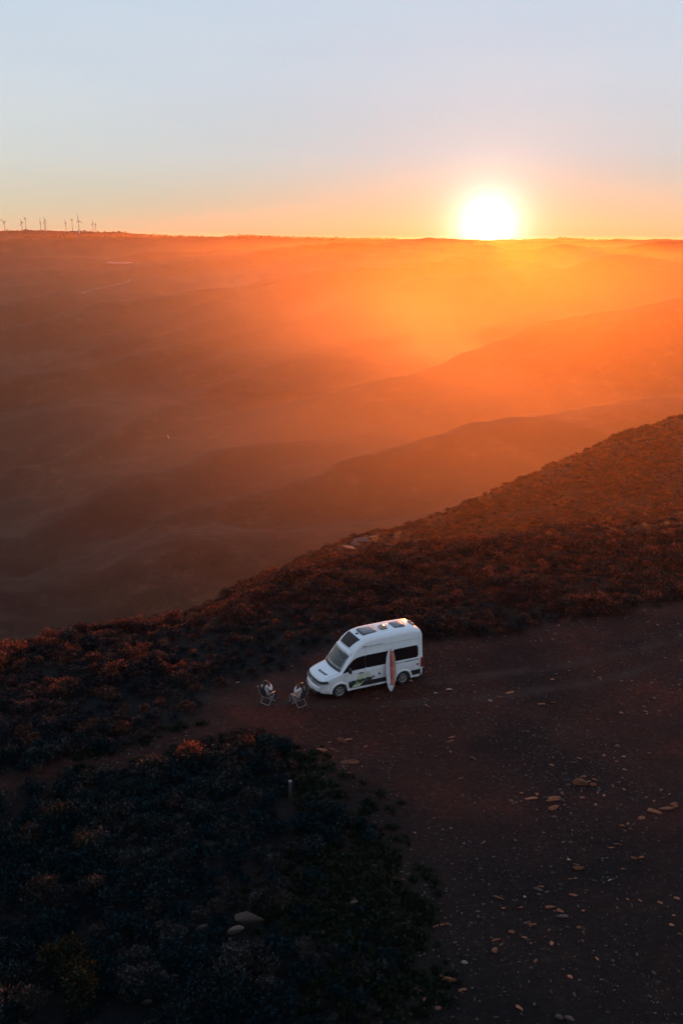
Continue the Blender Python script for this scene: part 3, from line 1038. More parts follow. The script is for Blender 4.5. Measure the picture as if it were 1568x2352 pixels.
def van_body(root):
    xs = list(np.arange(0.10, 5.835, 0.055)) + [5.83]
    for ax, _ in ARCH:
        xs += [ax + ARCH_R * math.cos(R(a)) for a in range(0, 181, 12)] + [ax - ARCH_R - .002, ax + ARCH_R + .002]
    xs += [1.75, 1.757, 5.75, 5.79]
    xs = sorted(set(round(float(x), 4) for x in xs))
    rows = []
    for x in xs:
        zt, zb = ztop(x), zbot(x)
        zb = min(zb, zt - 0.1)
        r = float(np.interp(x, [0.1, 0.3, 1.1, 1.6, 1.8, 2.4, 5.83], [0.05, 0.10, 0.10, 0.12, 0.30, 0.24, 0.20]))
        pts = [(0.0, zb), (halfw(x, zb) * 0.9, zb)]
        for k in range(13):
            z = zb + (zt - r - zb) * k / 12
            pts.append((halfw(x, z), z))
        wt = halfw(x, zt - r)
        for k in range(1, 6):
            a = k / 5 * PI / 2
            pts.append((wt - r + r * math.cos(a), zt - r + r * math.sin(a)))
        for k in range(1, 7):
            y = (wt - r) * (1 - k / 6)
            pts.append((y, zt + 0.022 * (1 - (y / wt) ** 2)))
        full = [(-y, z) for y, z in pts] + [(y, z) for y, z in reversed(pts[1:-1])]
        rows.append([bend(x, y, z) for y, z in full])
    n = len(rows[0])
    mb = MB()
    vs = [p for r_ in rows for p in r_]
    fs = []
    for i in range(len(rows) - 1):
        for k in range(n):
            fs.append((i * n + k, i * n + (k + 1) % n, (i + 1) * n + (k + 1) % n, (i + 1) * n + k))
    mb.add(vs, fs, True)
    mb.add(rows[0], [tuple(range(n))], False)
    mb.add(rows[-1], [tuple(range(n - 1, -1, -1))], False)
    me = bpy.data.meshes.new('body')
    me.from_pydata(mb.v, [], mb.f)
    me.polygons.foreach_set('use_smooth', mb.sm)
    me.materials.append(M_WHITE); me.materials.append(M_BLACK)
    for p in me.polygons:
        c = p.center
        if c.z < 0.9 and abs(p.normal.z) > 0.35 and abs(c.y) < 0.93 and c.z - zbot(c.x) < 0.03:
            p.material_index = 1
    bm = bmesh.new(); bm.from_mesh(me)
    kill = [f for f in bm.faces if 1.22 < f.calc_center_median().x + 0.17 * (1 - min(1, f.calc_center_median().y ** 2)) * 0.9 < 1.70 and abs(f.calc_center_median().y) < 0.76 and f.calc_center_median().z > 1.3]
    bmesh.ops.delete(bm, geom=kill, context='FACES')
    bm.to_mesh(me); bm.free()
    me.update()
    return link('body', me, None, root)


def side_patch(name, top, bot, x0, x1, mat, parent, off=0.006, side=-1, nx=24, nz=6, smooth=True):
    """a thin panel lying on the van's flank between two curves z(x)"""
    mb = MB()
    vs = []; fs = []
    for layer in (off, -0.01):
        for i in range(nx + 1):
            x = x0 + (x1 - x0) * i / nx
            a, b = bot(x), top(x)
            for j in range(nz + 1):
                z = a + (b - a) * j / nz
                vs.append(bend(x, side * (halfw(x, z) + layer), z))
    m = nz + 1; T = (nx + 1) * m
    for i in range(nx):
        for j in range(nz):
            q = (i * m + j, (i + 1) * m + j, (i + 1) * m + j + 1, i * m + j + 1)
            fs.append(q)
    ring = [i * m for i in range(nx + 1)] + [nx * m + j for j in range(1, m)] + [i * m + nz for i in range(nx - 1, -1, -1)] + [j for j in range(nz - 1, 0, -1)]
    for a, b in zip(ring, ring[1:] + ring[:1]):
        fs.append((b, a, a + T, b + T))
    if side > 0: fs = [f[::-1] for f in fs]
    mb.add(vs, fs, False)
    return mb.build(name, mat, parent)


def rounded(zt, zb, x0, x1, r):
    def e(x):
        d = min(x - x0, x1 - x)
        return r - math.sqrt(max(0, r * r - (r - d) ** 2)) if d < r else 0
    return (lambda x: zt - e(x)), (lambda x: zb + e(x))


def top_point(x, y, off=0.008):
    w = halfw(x, ztop(x) - 0.1)
    p = Vector(bend(x, y, ztop(x) + 0.022 * (1 - (y / w) ** 2)))
    s = (ztop(x + 0.02) - ztop(x - 0.02)) / 0.04
    nrm = Vector((-s, 0, 1)).normalized()
    return p + nrm * off


def top_patch(name, x0, x1, w0, w1, mat, parent, off=0.008, y0=None, nx=10, ny=12, thick=0.02):
    mb = MB(); vs = []; fs = []
    for o_ in (off, off - thick):
        for i in range(nx + 1):
            t = i / nx; x = x0 + (x1 - x0) * t; w = w0 + (w1 - w0) * t
            for j in range(ny + 1):
                y = -w + 2 * w * j / ny + (y0 or 0)
                vs.append(top_point(x, y, o_))
    m = ny + 1; T = (nx + 1) * m
    for i in range(nx):
        for j in range(ny):
            fs.append((i * m + j, (i + 1) * m + j, (i + 1) * m + j + 1, i * m + j + 1))
    ring = [i * m for i in range(nx + 1)] + [nx * m + j for j in range(1, m)] + [i * m + ny for i in range(nx - 1, -1, -1)] + [j for j in range(ny - 1, 0, -1)]
    for a, b in zip(ring, ring[1:] + ring[:1]):
        fs.append((b, a, a + T, b + T))
    mb.add(vs, fs, False)
    return mb.build(name, mat, parent)


def lettering(name, text, size, place, mat, parent, shear=0.0, bold=0.0, width=None):
    cu = bpy.data.curves.new('t', 'FONT')
    cu.body = text; cu.size = size; cu.shear = shear; cu.offset = bold; cu.resolution_u = 3
    tmp = bpy.data.objects.new('t', cu)
    COL.objects.link(tmp)
    dg = bpy.context.evaluated_depsgraph_get(); dg.update()
    me = bpy.data.meshes.new_from_object(tmp.evaluated_get(dg))
    bpy.data.objects.remove(tmp)
    bm = bmesh.new(); bm.from_mesh(me)
    bmesh.ops.triangulate(bm, faces=bm.faces[:])
    xs_ = [v.co.x for v in bm.verts]; x0, x1 = min(xs_), max(xs_)
    k = (width / (x1 - x0)) if width else 1.0
    for v in bm.verts:
        v.co = Vector(place((v.co.x - x0) * k, v.co.y))
    bm.to_mesh(me); bm.free()
    me.name = name
    return link(name, me, mat, parent)


def wheel(parent, x, side):
    w = empty('wheel'); w.parent = parent
    y = side * 0.97
    A = (0, side, 0)
    tyre = MB().lathe([(0.225, -0.24), (0.325, -0.24), (0.352, -0.21), (0.36, -0.12), (0.352, -0.02), (0.33, 0.0), (0.24, 0.004), (0.225, -0.02)], (x, y, 0.362), A, 36)
    tyre.build('tyre', M_RUBBER, w)
    rim = MB()
    rim.lathe([(0.236, 0.0), (0.232, 0.008), (0.212, 0.004), (0.205, -0.05), (0.19, -0.07)], (x, y, 0.362), A, 36)
    for k in range(6):
        a = 2 * PI * k / 6 + 0.3
        u = Vector((math.cos(a), 0, math.sin(a))); t = Vector((-math.sin(a), 0, math.cos(a)))
        c = Vector((x, y, 0.362))
        o = Vector(A)
        vs = []
        for r_, hw, dd in ((0.04, 0.032, 0.0), (0.12, 0.034, -0.006), (0.215, 0.050, -0.012)):
            for s_ in (-1, 1):
                vs += [c + u * r_ + t * hw * s_ + o * dd, c + u * r_ + t * hw * s_ + o * (dd - 0.03)]
        fs = []
        for q in range(2):
            b = q * 4
            fs += [(b, b + 4, b + 6, b + 2), (b, b + 1, b + 5, b + 4), (b + 2, b + 6, b + 7, b + 3)]
        rim.add(vs, fs)
    rim.lathe([(0.0, 0.012), (0.05, 0.01), (0.06, -0.02)], (x, y, 0.362), A, 18)
    rim.build('rim', M_ALLOY, w)
    back = MB().lathe([(0.0, -0.08), (0.21, -0.08)], (x, y, 0.362), A, 24)
    back.build('brake_disc', M_BLACK, w)
    return w


def arch_lip(parent, x, side, flip=False):
    mb = MB()
    n = 20; vs = []; fs = []
    ax, az = x, 0.36
    for i in range(n + 1):
        a = R(-6 + 192 * i / n)
        for r_, o_ in ((ARCH_R - 0.03, 0.018), (ARCH_R + 0.0, 0.040), (ARCH_R + 0.065, 0.030), (ARCH_R + 0.09, -0.01)):
            px, pz = ax - r_ * math.cos(a), az + r_ * math.sin(a)
            vs.append(bend(px, side * (halfw(px, max(pz, .4)) + o_), pz))
    for i in range(n):
        for j in range(3):
            fs.append((i * 4 + j, i * 4 + j + 1, i * 4 + j + 5, i * 4 + j + 4))
    if side > 0: fs = [f[::-1] for f in fs]
    mb.add(vs, fs, True)
    return mb.build('wheel_arch', M_WHITE, parent)


def dome(name, x0, x1, yc, wy, h, mat, parent, z=None):
    """a low acrylic rooflight with a rim"""
    p = MB()
    zb = ztop((x0 + x1) / 2) + 0.01
    cx, lx = (x0 + x1) / 2, (x1 - x0)
    vs = []; fs = []
    n = 10
    prof = [(1.0, 0.0), (1.0, h * 0.45), (0.94, h * 0.8), (0.8, h), (0.0, h * 1.12)]
    for s_, hh in prof:
        for k in range(4 * n):
            q = k // n; t = (k % n) / n * 2 - 1
            px, py = [(t, -1), (1, t), (-t, 1), (-1, -t)][q]
            # round the corners
            r_ = 0.85; e = (abs(px) ** 8 + abs(py) ** 8) ** (1 / 8)
            vs.append((cx + px / e * lx / 2 * s_, yc + py / e * wy / 2 * s_, zb + hh))
    m = 4 * n
    for i in range(len(prof) - 1):
        for k in range(m):
            fs.append((i * m + k, i * m + (k + 1) % m, (i + 1) * m + (k + 1) % m, (i + 1) * m + k))
    p.add(vs, fs, True)
    o = p.build(name, mat, parent)
    f = MB(); vs = []; fs = []
    for s_, hh in ((1.10, -0.01), (1.10, 0.022), (1.0, 0.024)):
        for k in range(m):
            q = k // n; t = (k % n) / n * 2 - 1
            px, py = [(t, -1), (1, t), (-t, 1), (-1, -t)][q]
            e = (abs(px) ** 8 + abs(py) ** 8) ** (1 / 8)
            vs.append((cx + px / e * lx / 2 * s_, yc + py / e * wy / 2 * s_, zb + hh))
    for i in range(2):
        for k in range(m):
            fs.append((i * m + k, i * m + (k + 1) % m, (i + 1) * m + (k + 1) % m, (i + 1) * m + k))
    f.add(vs, fs)
    f.build('frame', M_BLACK, o)
    return o


def build_van():
    v = empty('camper_van', (0, 0, 0))
    tag(v, 'white high roof camper van parked on the dark pad with a surfboard leaning on it', 'camper van')
    body = van_body(v)
    # roof lip over the windscreen
    lip = MB()
    vs = []; fs = []; n = 24
    for i in range(n + 1):
        y = -0.84 + 1.68 * i / n
        p = Vector(bend(1.74, y, ztop(1.74) + 0.02 * (1 - (y / .93) ** 2)))
        drop = 0.10 * (abs(y) / 0.84) ** 6
        for dx, dz in ((-0.055, -0.015), (-0.095, 0.045), (-0.03, 0.16), (0.12, 0.26), (0.16, 0.15)):
            vs.append(p + Vector((dx, 0, dz - drop)))
    for i in range(n):
        for j in range(4):
            fs.append((i * 5 + j, i * 5 + j + 1, i * 5 + j + 6, i * 5 + j + 5))
    lip.add(vs, [f[::-1] for f in fs], True)
    lip.build('roof_pod_lip', M_WHITE, body)
    # windscreen, with a black surround at its foot
    ws = top_patch('windscreen', 1.17, 1.71, 0.86, 0.79, M_SCREEN, v, off=0.010)
    top_patch('windscreen_surround', 1.10, 1.20, 0.88, 0.88, M_BLACK, v, off=0.006, nx=4)
    for s_ in (-1, 1):
        mb = MB()
        mb.tube([top_point(1.15, s_ * 0.885, 0.0), top_point(1.45, s_ * 0.86, 0.0), top_point(1.73, s_ * 0.83, 0.01)], [0.035, 0.032, 0.03], 8)
        mb.build('windscreen_pillar', M_WHITE, body)
    for a, b in (((1.13, -0.62), (1.18, 0.05)), ((1.12, 0.02), (1.17, 0.70))):
        mb = MB()
        mb.tube([top_point(a[0], a[1], 0.03), top_point((a[0] + b[0]) / 2 + .02, (a[1] + b[1]) / 2, 0.035), top_point(b[0], b[1], 0.03)], 0.012, 6)
        mb.build('wiper', M_BLACK, v)
    # sunshade bar seen through the glass, and light cloth on the dashboard
    mb = MB().tube([(1.50, 0.30, 1.74), (1.46, -0.42, 1.70)], 0.022, 6)
    mb.build('sunshade_rail', M_CHROME, v)
    # bonnet edge seams
    for s_ in (-1, 1):
        mb = MB().tube([top_point(0.34, s_ * 0.80, 0.004), top_point(0.7, s_ * 0.875, 0.003), top_point(1.08, s_ * 0.90, 0.003)], 0.006, 5)
        mb.build('bonnet_seam', M_SEAM, v)
    # nose: grille, emblem, bumper, plate, headlamps
    g = MB(); vs = []; fs = []; n = 20
    for i in range(n + 1):
        y = -0.74 + 1.48 * i / n
        k = 1 - 0.25 * (abs(y) / .74) ** 3
        for z, x in ((0.74, 0.06), (0.84, 0.055), (0.93, 0.075), (1.00 , 0.13)):
            zz = 0.86 + (z - 0.86) * k
            vs.append(bend(x, y, zz))
    for i in range(n):
        for j in range(3):
            fs.append((i * 4 + j, i * 4 + 4 + j, i * 4 + 5 + j, i * 4 + 1 + j))
    g.add(vs, [f[::-1] for f in fs], True)
    gr = g.build('grille', M_BLACK, v)
    for z in (0.80, 0.89):
        mb = MB()
        mb.tube([bend(0.048, y, z) for y in np.linspace(-0.70, 0.70, 15)], 0.008, 6)
        mb.build('grille_bar', M_CHROME, gr)
    # round emblem with its two stacked letters
    e = MB().lathe([(0.082, 0.0), (0.082, 0.014), (0.070, 0.014), (0.070, 0.006)], bend(0.045, 0, 0.87), (-1, 0, 0), 24)
    cx = bend(0.045, 0, 0.87)[0] - 0.012
    for pts in ([(-.036, .055), (0, .008), (.036, .055)], [(-.058, .03), (-.03, -.055), (0, -.003), (.03, -.055), (.058, .03)]):
        e.tube([(cx, -y, 0.87 + z) for y, z in pts], 0.007, 5, False)
    e.build('emblem', M_CHROME, gr)
    b = MB(); vs = []; fs = []; n = 28
    prof = [(0.115, 0.24), (0.03, 0.30), (0.005, 0.45), (0.0, 0.58), (0.035, 0.70), (0.10, 0.74)]
    for i in range(n + 1):
        t = -1 + 2 * i / n
        y = t * 0.99 if abs(t) < 0.85 else math.copysign(0.8415 + (abs(t) - .85) * 0.9, t)
        wrap = max(0, abs(t) - 0.62) / 0.38
        for x, z in prof:
            vs.append(bend(x + 0.50 * wrap ** 2.2, y, z + 0.05 * wrap))
    for i in range(n):
        for j in range(5):
            fs.append((i * 6 + j, i * 6 + 6 + j, i * 6 + 7 + j, i * 6 + 1 + j))
    b.add(vs, [f[::-1] for f in fs], True)
    me = b.build('front_bumper', [M_WHITE, M_BLACK], v)
    for p in me.data.polygons:
        if p.center.z < 0.42: p.material_index = 1
    mb = MB().box((bend(0, 0, 0)[0] - 0.005, 0, 0.50), (0.02, 0.52, 0.11)); mb.build('licence_plate', material('plate_white', (0.6, 0.6, 0.6), 0.5), v)
    mb = MB().tube([bend(0.02, y, 0.345) for y in np.linspace(-0.62, 0.62, 12)], 0.05, 8); mb.build('lower_air_intake', M_BLACK, v)
    for s_ in (-1, 1):
        lamp = empty('headlight'); lamp.parent = v
        h = MB(); vs = []; fs = []; n = 10
        for i in range(n + 1):
            t = i / n
            y = 0.60 + 0.34 * min(1, t * 1.6) if t < .625 else 0.94 + 0.045 * (t - .625)
            x = 0.085 + 0.06 * t + 0.46 * max(0, t - 0.35) ** 1.15
            for z, dx in ((0.80 + .06 * t, 0.0), (0.90 + .05 * t, 0.0), (0.985 + 0.07 * t, 0.04)):
                vs.append(bend(x + dx, s_ * (y + 0.006), z))
        for i in range(n):
            for j in range(2):
                fs.append((i * 3 + j, i * 3 + 3 + j, i * 3 + 4 + j, i * 3 + 1 + j))
        h.add(vs, fs if s_ < 0 else [f[::-1] for f in fs], True)
        h.build('lamp_housing', M_BLACK, lamp)
        h = MB()
        h.tube([bend(0.055 + 0.06 * t + 0.46 * max(0, t - .35) ** 1.15, s_ * (0.60 + 0.36 * min(1, t * 1.6)), 0.835 + .06 * t) for t in np.linspace(.05, .9, 8)], 0.022, 6)
        h.build('light_strip', M_HEADLAMP, lamp)
        h = MB().lathe([(0.0, 0.035), (0.05, 0.025), (0.075, 0.0)], bend(0.42, s_ * 0.955, 1.0), (-0.5, s_, 0.4), 16)
        h.build('indicator_lens', M_HEADLAMP, lamp)
    # glazing on both flanks
    for s_ in (-1, 1):
        T = lambda x: float(np.interp(x, [1.20, 1.50, 1.80, 2.05, 2.46], [1.36, 1.68, 1.93, 2.02, 2.06]))
        B = lambda x: float(np.interp(x, [1.20, 1.30, 1.5, 2.46], [1.33, 1.33, 1.37, 1.385]))
        side_patch('cab_window', T, B, 1.20, 2.45, M_GLASS, v, side=s_)
        t_, b_ = rounded(2.06, 1.39, 2.48, 4.02, 0.05)
        side_patch('side_window', t_, b_, 2.48, 4.02, M_GLASS, v, side=s_)
        t_, b_ = rounded(2.07, 1.42, 4.08, 5.56, 0.11)
        side_patch('rear_side_window', t_, b_, 4.08, 5.56, M_GLASS, v, side=s_)
        mb = MB().tube([bend(2.465, s_ * (halfw(2.465, z) + 0.008), z) for z in np.linspace(1.40, 2.05, 6)], 0.012, 6)
        mb.build('window_divider', M_BLACK, v)
        # cladding, sills, arches
        C = 0.028
        side_patch('side_cladding', lambda x: 0.675, lambda x: 0.43, 1.50, 4.20, M_BLACK, v, off=C - .014, side=s_)
        side_patch('rear_cladding', lambda x: 0.72, lambda x: 0.44, 5.13, 5.70, M_BLACK, v, off=C - .014, side=s_)
        for x0, x1 in ((1.44, 4.20), (5.13, 5.62)):
            mb = MB().box(((x0 + x1) / 2, s_ * 0.995, 0.375), (x1 - x0, 0.10, 0.09))
            mb.build('side_sill', M_WHITE, v)
        for ax, _ in ARCH:
            arch_lip(v, ax, s_)
            wheel(v, ax, s_)
        # panel gaps
        for xx in (1.27, 2.465, 3.80, 5.62):
            z0, z1 = (0.67, 1.37) if xx < 5 else (0.76, 2.62)
            mb = MB().tube([bend(xx, s_ * (halfw(xx, z) + 0.001), z) for z in np.linspace(z0, z1, 8)], 0.0055, 5)
            mb.build('panel_gap', M_SEAM, v)
        for xx in (2.465, 4.05):
            mb = MB().tube([bend(xx, s_ * (halfw(xx, z) + 0.001), z) for z in np.linspace(2.09, 2.44, 5)], 0.005, 5)
            mb.build('panel_gap', M_SEAM, v)
        mb = MB().tube([bend(xx, s_ * (halfw(xx, 1.16) + 0.001), 1.16 + 0.02 * (xx - 1.3) / 3) for xx in np.linspace(0.75, 4.0, 20)], 0.0055, 5)
        mb.build('waist_crease', M_SEAM, v)
        mb = MB().tube([bend(xx, s_ * (halfw(xx, 2.45) + 0.002), 2.45) for xx in np.linspace(2.2, 5.66, 20)], 0.006, 5)
        mb.build('roof_seam', M_SEAM, v)
        t_, b_ = rounded(1.20, 1.15, 2.07, 2.34, 0.024)
        side_patch('door_handle', t_, b_, 2.07, 2.34, M_BLACK, v, off=0.03, side=s_, nx=10, nz=2)
        mir = MB()
        bx, by = 1.52, s_ * 1.17
        vs = [];
        for dx, sc in ((-0.07, 0.6), (-0.045, 0.9), (0.0, 1.0), (0.05, 0.97)):
            for a in range(12):
                q = 2 * PI * a / 12
                e = (abs(math.cos(q)) ** 4 + abs(math.sin(q)) ** 4) ** .25
                vs.append((bx + dx, by + 0.105 * sc * math.cos(q) / e, 1.47 + 0.155 * sc * math.sin(q) / e))
        fs = [(i * 12 + k, i * 12 + (k + 1) % 12, (i + 1) * 12 + (k + 1) % 12, (i + 1) * 12 + k) for i in range(3) for k in range(12)] + [tuple(range(12)), tuple(range(47, 35, -1))]
        mir.add(vs, fs, False)
        mir.tube([(1.46, s_ * 0.98, 1.40), (1.52, s_ * 1.10, 1.40)], 0.035, 6)
        mir.build('wing_mirror', M_BLACK, v)
        tl = side_patch('tail_light', lambda x: 1.34, lambda x: 0.80, 5.70, 5.83, M_RED, v, off=0.02, side=s_, nx=4)
        mb = MB().box((5.855, s_ * 0.885, 1.08), (0.05, 0.12, 0.56)); mb.build('lamp_lens', M_RED, tl)
    # near flank details
    t_, b_ = rounded(1.06, 0.95, 5.46, 5.57, 0.02)
    side_patch('service_flap', t_, b_, 5.46, 5.57, M_BLACK, v, off=0.012, nx=6, nz=3)
    mb = MB().lathe([(0.0, 0.012), (0.055, 0.012), (0.062, -0.01)], (3.25, -halfw(3.25, .93), 0.93), (0, -1, 0), 20); mb.build('fuel_cap', M_BLACK, v)
    # pale green flash crossing the cladding
    def flash(pts, name):
        poly = np.array(pts); bm = bmesh.new()
        vsb = [bm.verts.new((px, pz, 0)) for px, pz in pts]
        bm.faces.new(vsb)
        bmesh.ops.triangulate(bm, faces=bm.faces[:])
        bmesh.ops.subdivide_edges(bm, edges=bm.edges[:], cuts=5, use_grid_fill=True)
        for q in bm.verts:
            x, z = q.co.x, q.co.y
            q.co = bend(x, -(halfw(x, z) + (0.0165 if z < 0.70 else 0.005)), z)
        me = bpy.data.meshes.new(name); bm.to_mesh(me); bm.free()
        return link(name, me, M_GREEN, v)
    flash([(2.08, 1.10), (2.45, 1.12), (2.36, 0.90), (2.42, 0.72), (2.12, 0.45), (1.68, 0.45), (1.90, 0.74)], 'green_flash')
    flash([(2.48, 1.12), (2.76, 1.10), (2.68, 0.86), (2.48, 0.86)], 'green_flash')

    def on_side(x0, z0, off, slope=0.0):
        return lambda u, w: bend(x0 + u, -(halfw(x0 + u, z0 + w) + off), z0 + w + slope * u)
    lettering('door_lettering', 'vanever', 0.44, on_side(1.50, 0.60, 0.022, 0.05), M_INK, v, shear=0.5, bold=0.017, width=1.50)
    lettering('rear_lettering', 'Rent me:', 0.125, on_side(4.16, 1.265, 0.007), M_INK, v, bold=0.001, width=0.48)
    lettering('rear_lettering', 'vanever.com', 0.135, on_side(4.70, 1.265, 0.007), M_INK, v, bold=0.004, width=0.88)
    lettering('roof_lettering', '@vanever.campers', 0.10, on_side(2.46, 2.49, 0.006, 0.01), M_INK, v, width=1.02)
    mb = MB().lathe([(0.0, 0.006), (0.038, 0.006), (0.04, 0)], (2.40, -halfw(2.40, 2.52) - .004, 2.53), (0, -1, 0), 16); mb.build('roof_dot', M_INK, v)
    lettering('bonnet_lettering', 'vanever', 0.26, lambda u, w: top_point(0.50 + w * 0.95 + 0.04 * u, 0.20 - u, 0.006), M_INK, v, shear=0.4, bold=0.007, width=0.86)
    # roof: front window in the pod, rooflights, vent, rear lamp
    top_patch('front_rooflight', 1.86, 2.34, 0.53, 0.64, material('tinted_roof_glass', (0.026, 0.014, 0.019), 0.45, spec=0.15), v, off=0.014, thick=0.03)
    mb = MB().box((2.46, 0.0, ztop(2.46) + 0.03), (0.12, 0.12, 0.05)); mb.build('antenna_base', M_BLACK, v)
    a = dome('rooflight', 2.62, 3.42, 0.0, 0.80, 0.075, M_SKYLIGHT, v)
    mb = MB().box((3.47, 0.0, ztop(3.4) + 0.075), (0.03, 0.80, 0.05)); mb.build('hinge_rail', M_WHITE, a)
    dome('roof_vent', 3.72, 4.08, -0.08, 0.42, 0.13, material('amber_reflecting_dome', (0.22, 0.17, 0.14), 0.10, spec=0.9), v)
    mb = MB().lathe([(0.0, 0.04), (0.06, 0.035), (0.075, 0.0)], (4.28, 0.22, ztop(4.28) + 0.018), (0, 0, 1), 18); mb.build('roof_cap', M_WHITE, v)
    dome('rooflight', 4.48, 5.08, 0.0, 0.72, 0.075, M_SKYLIGHT, v)
    sp = MB().box((5.62, 0.0, ztop(5.62) + 0.045), (0.16, 0.56, 0.05)); sp = sp.build('rear_lamp_bar', M_BLACK, v)
    for s_ in (-0.17, 0.17):
        mb = MB().box((5.62, s_, ztop(5.62) + 0.083), (0.09, 0.10, 0.022)); mb.build('lamp', M_CHROME, sp)
    # rear: doors seam, bumper, window
    mb = MB().box((5.90, 0, 0.56), (0.20, 1.90, 0.30)); mb.build('rear_bumper', M_BLACK, v)
    for s_ in (-1, 1):
        mb = MB().box((5.84, s_ * 0.46, 1.76), (0.03, 0.66, 0.55)); mb.build('rear_window', M_GLASS, v)
    mb = MB().box((5.838, 0, 1.62), (0.02, 0.02, 1.8)); mb.build('door_gap', M_SEAM, v)
    # cab interior that shows through the windscreen
    mb = MB().box((1.40, 0, 1.20), (0.50, 1.6, 0.06)); mb.box((1.22, 0, 1.27), (0.2, 1.5, 0.03)); mb.build('dashboard', M_CAB, v)
    mb = MB().box((2.42, 0, 1.5), (0.04, 1.66, 1.3)); mb.box((1.7, 0, 0.86), (1.3, 1.7, 0.04))
    for s_ in (-1, 1): mb.box((2.12, s_ * 0.80, 1.40), (0.58, 0.02, 1.1))
    mb.build('cab_lining', M_CAB, v)
    for s_ in (-0.42, 0.42):
        mb = MB().box((2.18, s_, 1.42), (0.14, 0.48, 0.72), Matrix.Rotation(0.15, 3, 'Y')); mb.box((2.20, s_, 1.86), (0.10, 0.26, 0.18)); mb.box((1.95, s_, 1.08), (0.50, 0.48, 0.14))
        mb.build('cab_seat', material('seat_cloth', (0.16, 0.10, 0.07), 0.9), v)
    mb = MB().tube([(1.42, -0.75, 1.30), (1.46, -0.50, 1.33), (1.50, -0.25, 1.31), (1.52, -0.05, 1.27)], [0.03, 0.075, 0.06, 0.03], 7); mb.build('dashboard_cloth', M_DASH, v)
    v.location = (-1.430, 45.110, VAN_Z)
    v.rotation_euler = (0, 0, 0.43917)
    return v


VAN_Z = float(H(np.array([1.0]), np.array([46.3]), False)[0]) + 0.0
van = build_van()
VAN_M = Matrix.Translation(van.location) @ Matrix.Rotation(0.43917, 4, 'Z')


# ------------------------------------------------------------------ surfboard leaning on the van
def build_surfboard():
    lo = VAN_M @ Vector((3.80, -1.34, 0.0)); hi = VAN_M @ Vector((3.86, -1.045, 2.20))
    lo.z = float(H(np.array([lo.x]), np.array([lo.y]))[0]) + 0.01
    up = (hi - lo); Ln = up.length; up.normalize()
    out = (VAN_M.to_3x3() @ Vector((0.0, -1, 0)))
    xx = up.cross(out).normalized()      # to the right seen from outside
    nn = xx.cross(up).normalized()
    if nn.dot(out) < 0: nn = -nn
    WD = np.array([(0.0, 0.055), (0.03, 0.11), (0.10, 0.185), (0.25, 0.255), (0.45, 0.290), (0.65, 0.288), (0.82, 0.245), (0.92, 0.175), (0.975, 0.10), (1.0, 0.02)])
    def hw(t): return float(np.interp(t, WD[:, 0], WD[:, 1]))
    def thick(t): return 0.038 * (1 - (2 * t - 1) ** 4) + 0.008
    def rock(t): return 0.10 * (t - 0.5) ** 2 * (1.6 if t > .5 else 0.6)
    def pt(t, u, side, off=0.0):
        w = hw(t)
        th = thick(t) * math.sqrt(max(0, 1 - abs(u) ** 3))
        return lo + up * (t * Ln) + xx * (u * w) + nn * (side * (th + off) - rock(t) * -1 * 0.6)
    o = empty('surfboard', (0, 0, 0))
    tag(o, 'white longboard with red and orange stripes leaning upright against the van', 'surfboard')
    n = 36; m = 14
    vs = []; fs = []
    for i in range(n + 1):
        t = i / n
        for k in range(2 * m):
            a = 2 * PI * k / (2 * m)
            u = math.cos(a); s_ = 1 if math.sin(a) >= 0 else -1
            vs.append(pt(t, u, s_))
    for i in range(n):
        for k in range(2 * m):
            fs.append((i * 2 * m + k, i * 2 * m + (k + 1) % (2 * m), (i + 1) * 2 * m + (k + 1) % (2 * m), (i + 1) * 2 * m + k))
    fs += [tuple(range(2 * m)), tuple(n * 2 * m + k for k in reversed(range(2 * m)))]
    MB().add(vs, fs, True).build('deck', material('board_white', (0.52, 0.50, 0.52), 0.35, noise=0.06, nscale=3), o)
    def stripe(name, ua, ub, t0, t1, mat):
        vs = []; fs = []
        for i in range(31):
            t = t0 + (t1 - t0) * i / 30
            for k in range(7):
                u = ua(t) + (ub(t) - ua(t)) * k / 6
                vs.append(pt(t, u, 1, 0.003))
        for i in range(30):
            for k in range(6):
                fs.append((i * 7 + k, i * 7 + k + 1, (i + 1) * 7 + k + 1, (i + 1) * 7 + k))
        MB().add(vs, fs, True).build(name, mat, o)
    stripe('red_stripe', lambda t: -0.30 + 0.10 * (1 - t), lambda t: 0.20 + 0.05 * (1 - t), 0.17, 0.985, material('red_stripe_paint', (0.34, 0.06, 0.05), 0.4, noise=0.35, nscale=4))
    stripe('orange_stripe', lambda t: 0.21 + 0.05 * (1 - t), lambda t: 0.90 - 0.02 * (1 - t), 0.12, 0.95, material('orange_stripe_paint', (0.38, 0.14, 0.10), 0.4, noise=0.3, nscale=4))
    stripe('thin_stripe', lambda t: 0.30 + 0.35 * (1 - t), lambda t: 0.36 + 0.37 * (1 - t), 0.30, 0.95, material('pale_stripe_paint', (0.60, 0.33, 0.22), 0.4))
    stripe('tail_band', lambda t: -0.97, lambda t: 0.97, 0.155, 0.170, M_INK)
    mb = MB().tube([pt(0.10, 0.9, 1, 0.01), pt(0.05, 0.7, 1, 0.03), pt(0.02, 0.2, 1, 0.02), pt(0.045, -0.1, 1, 0.01)], 0.014, 6)
    mb.build('leash', M_BLACK, o)
    return o


build_surfboard()


# ------------------------------------------------------------------ folding chairs
M_TUBE = material('aluminium_tube', (0.24, 0.20, 0.20), 0.45, metal=0.1)
M_CANVAS = material('dark_grey_canvas', (0.022, 0.019, 0.023), 0.9)


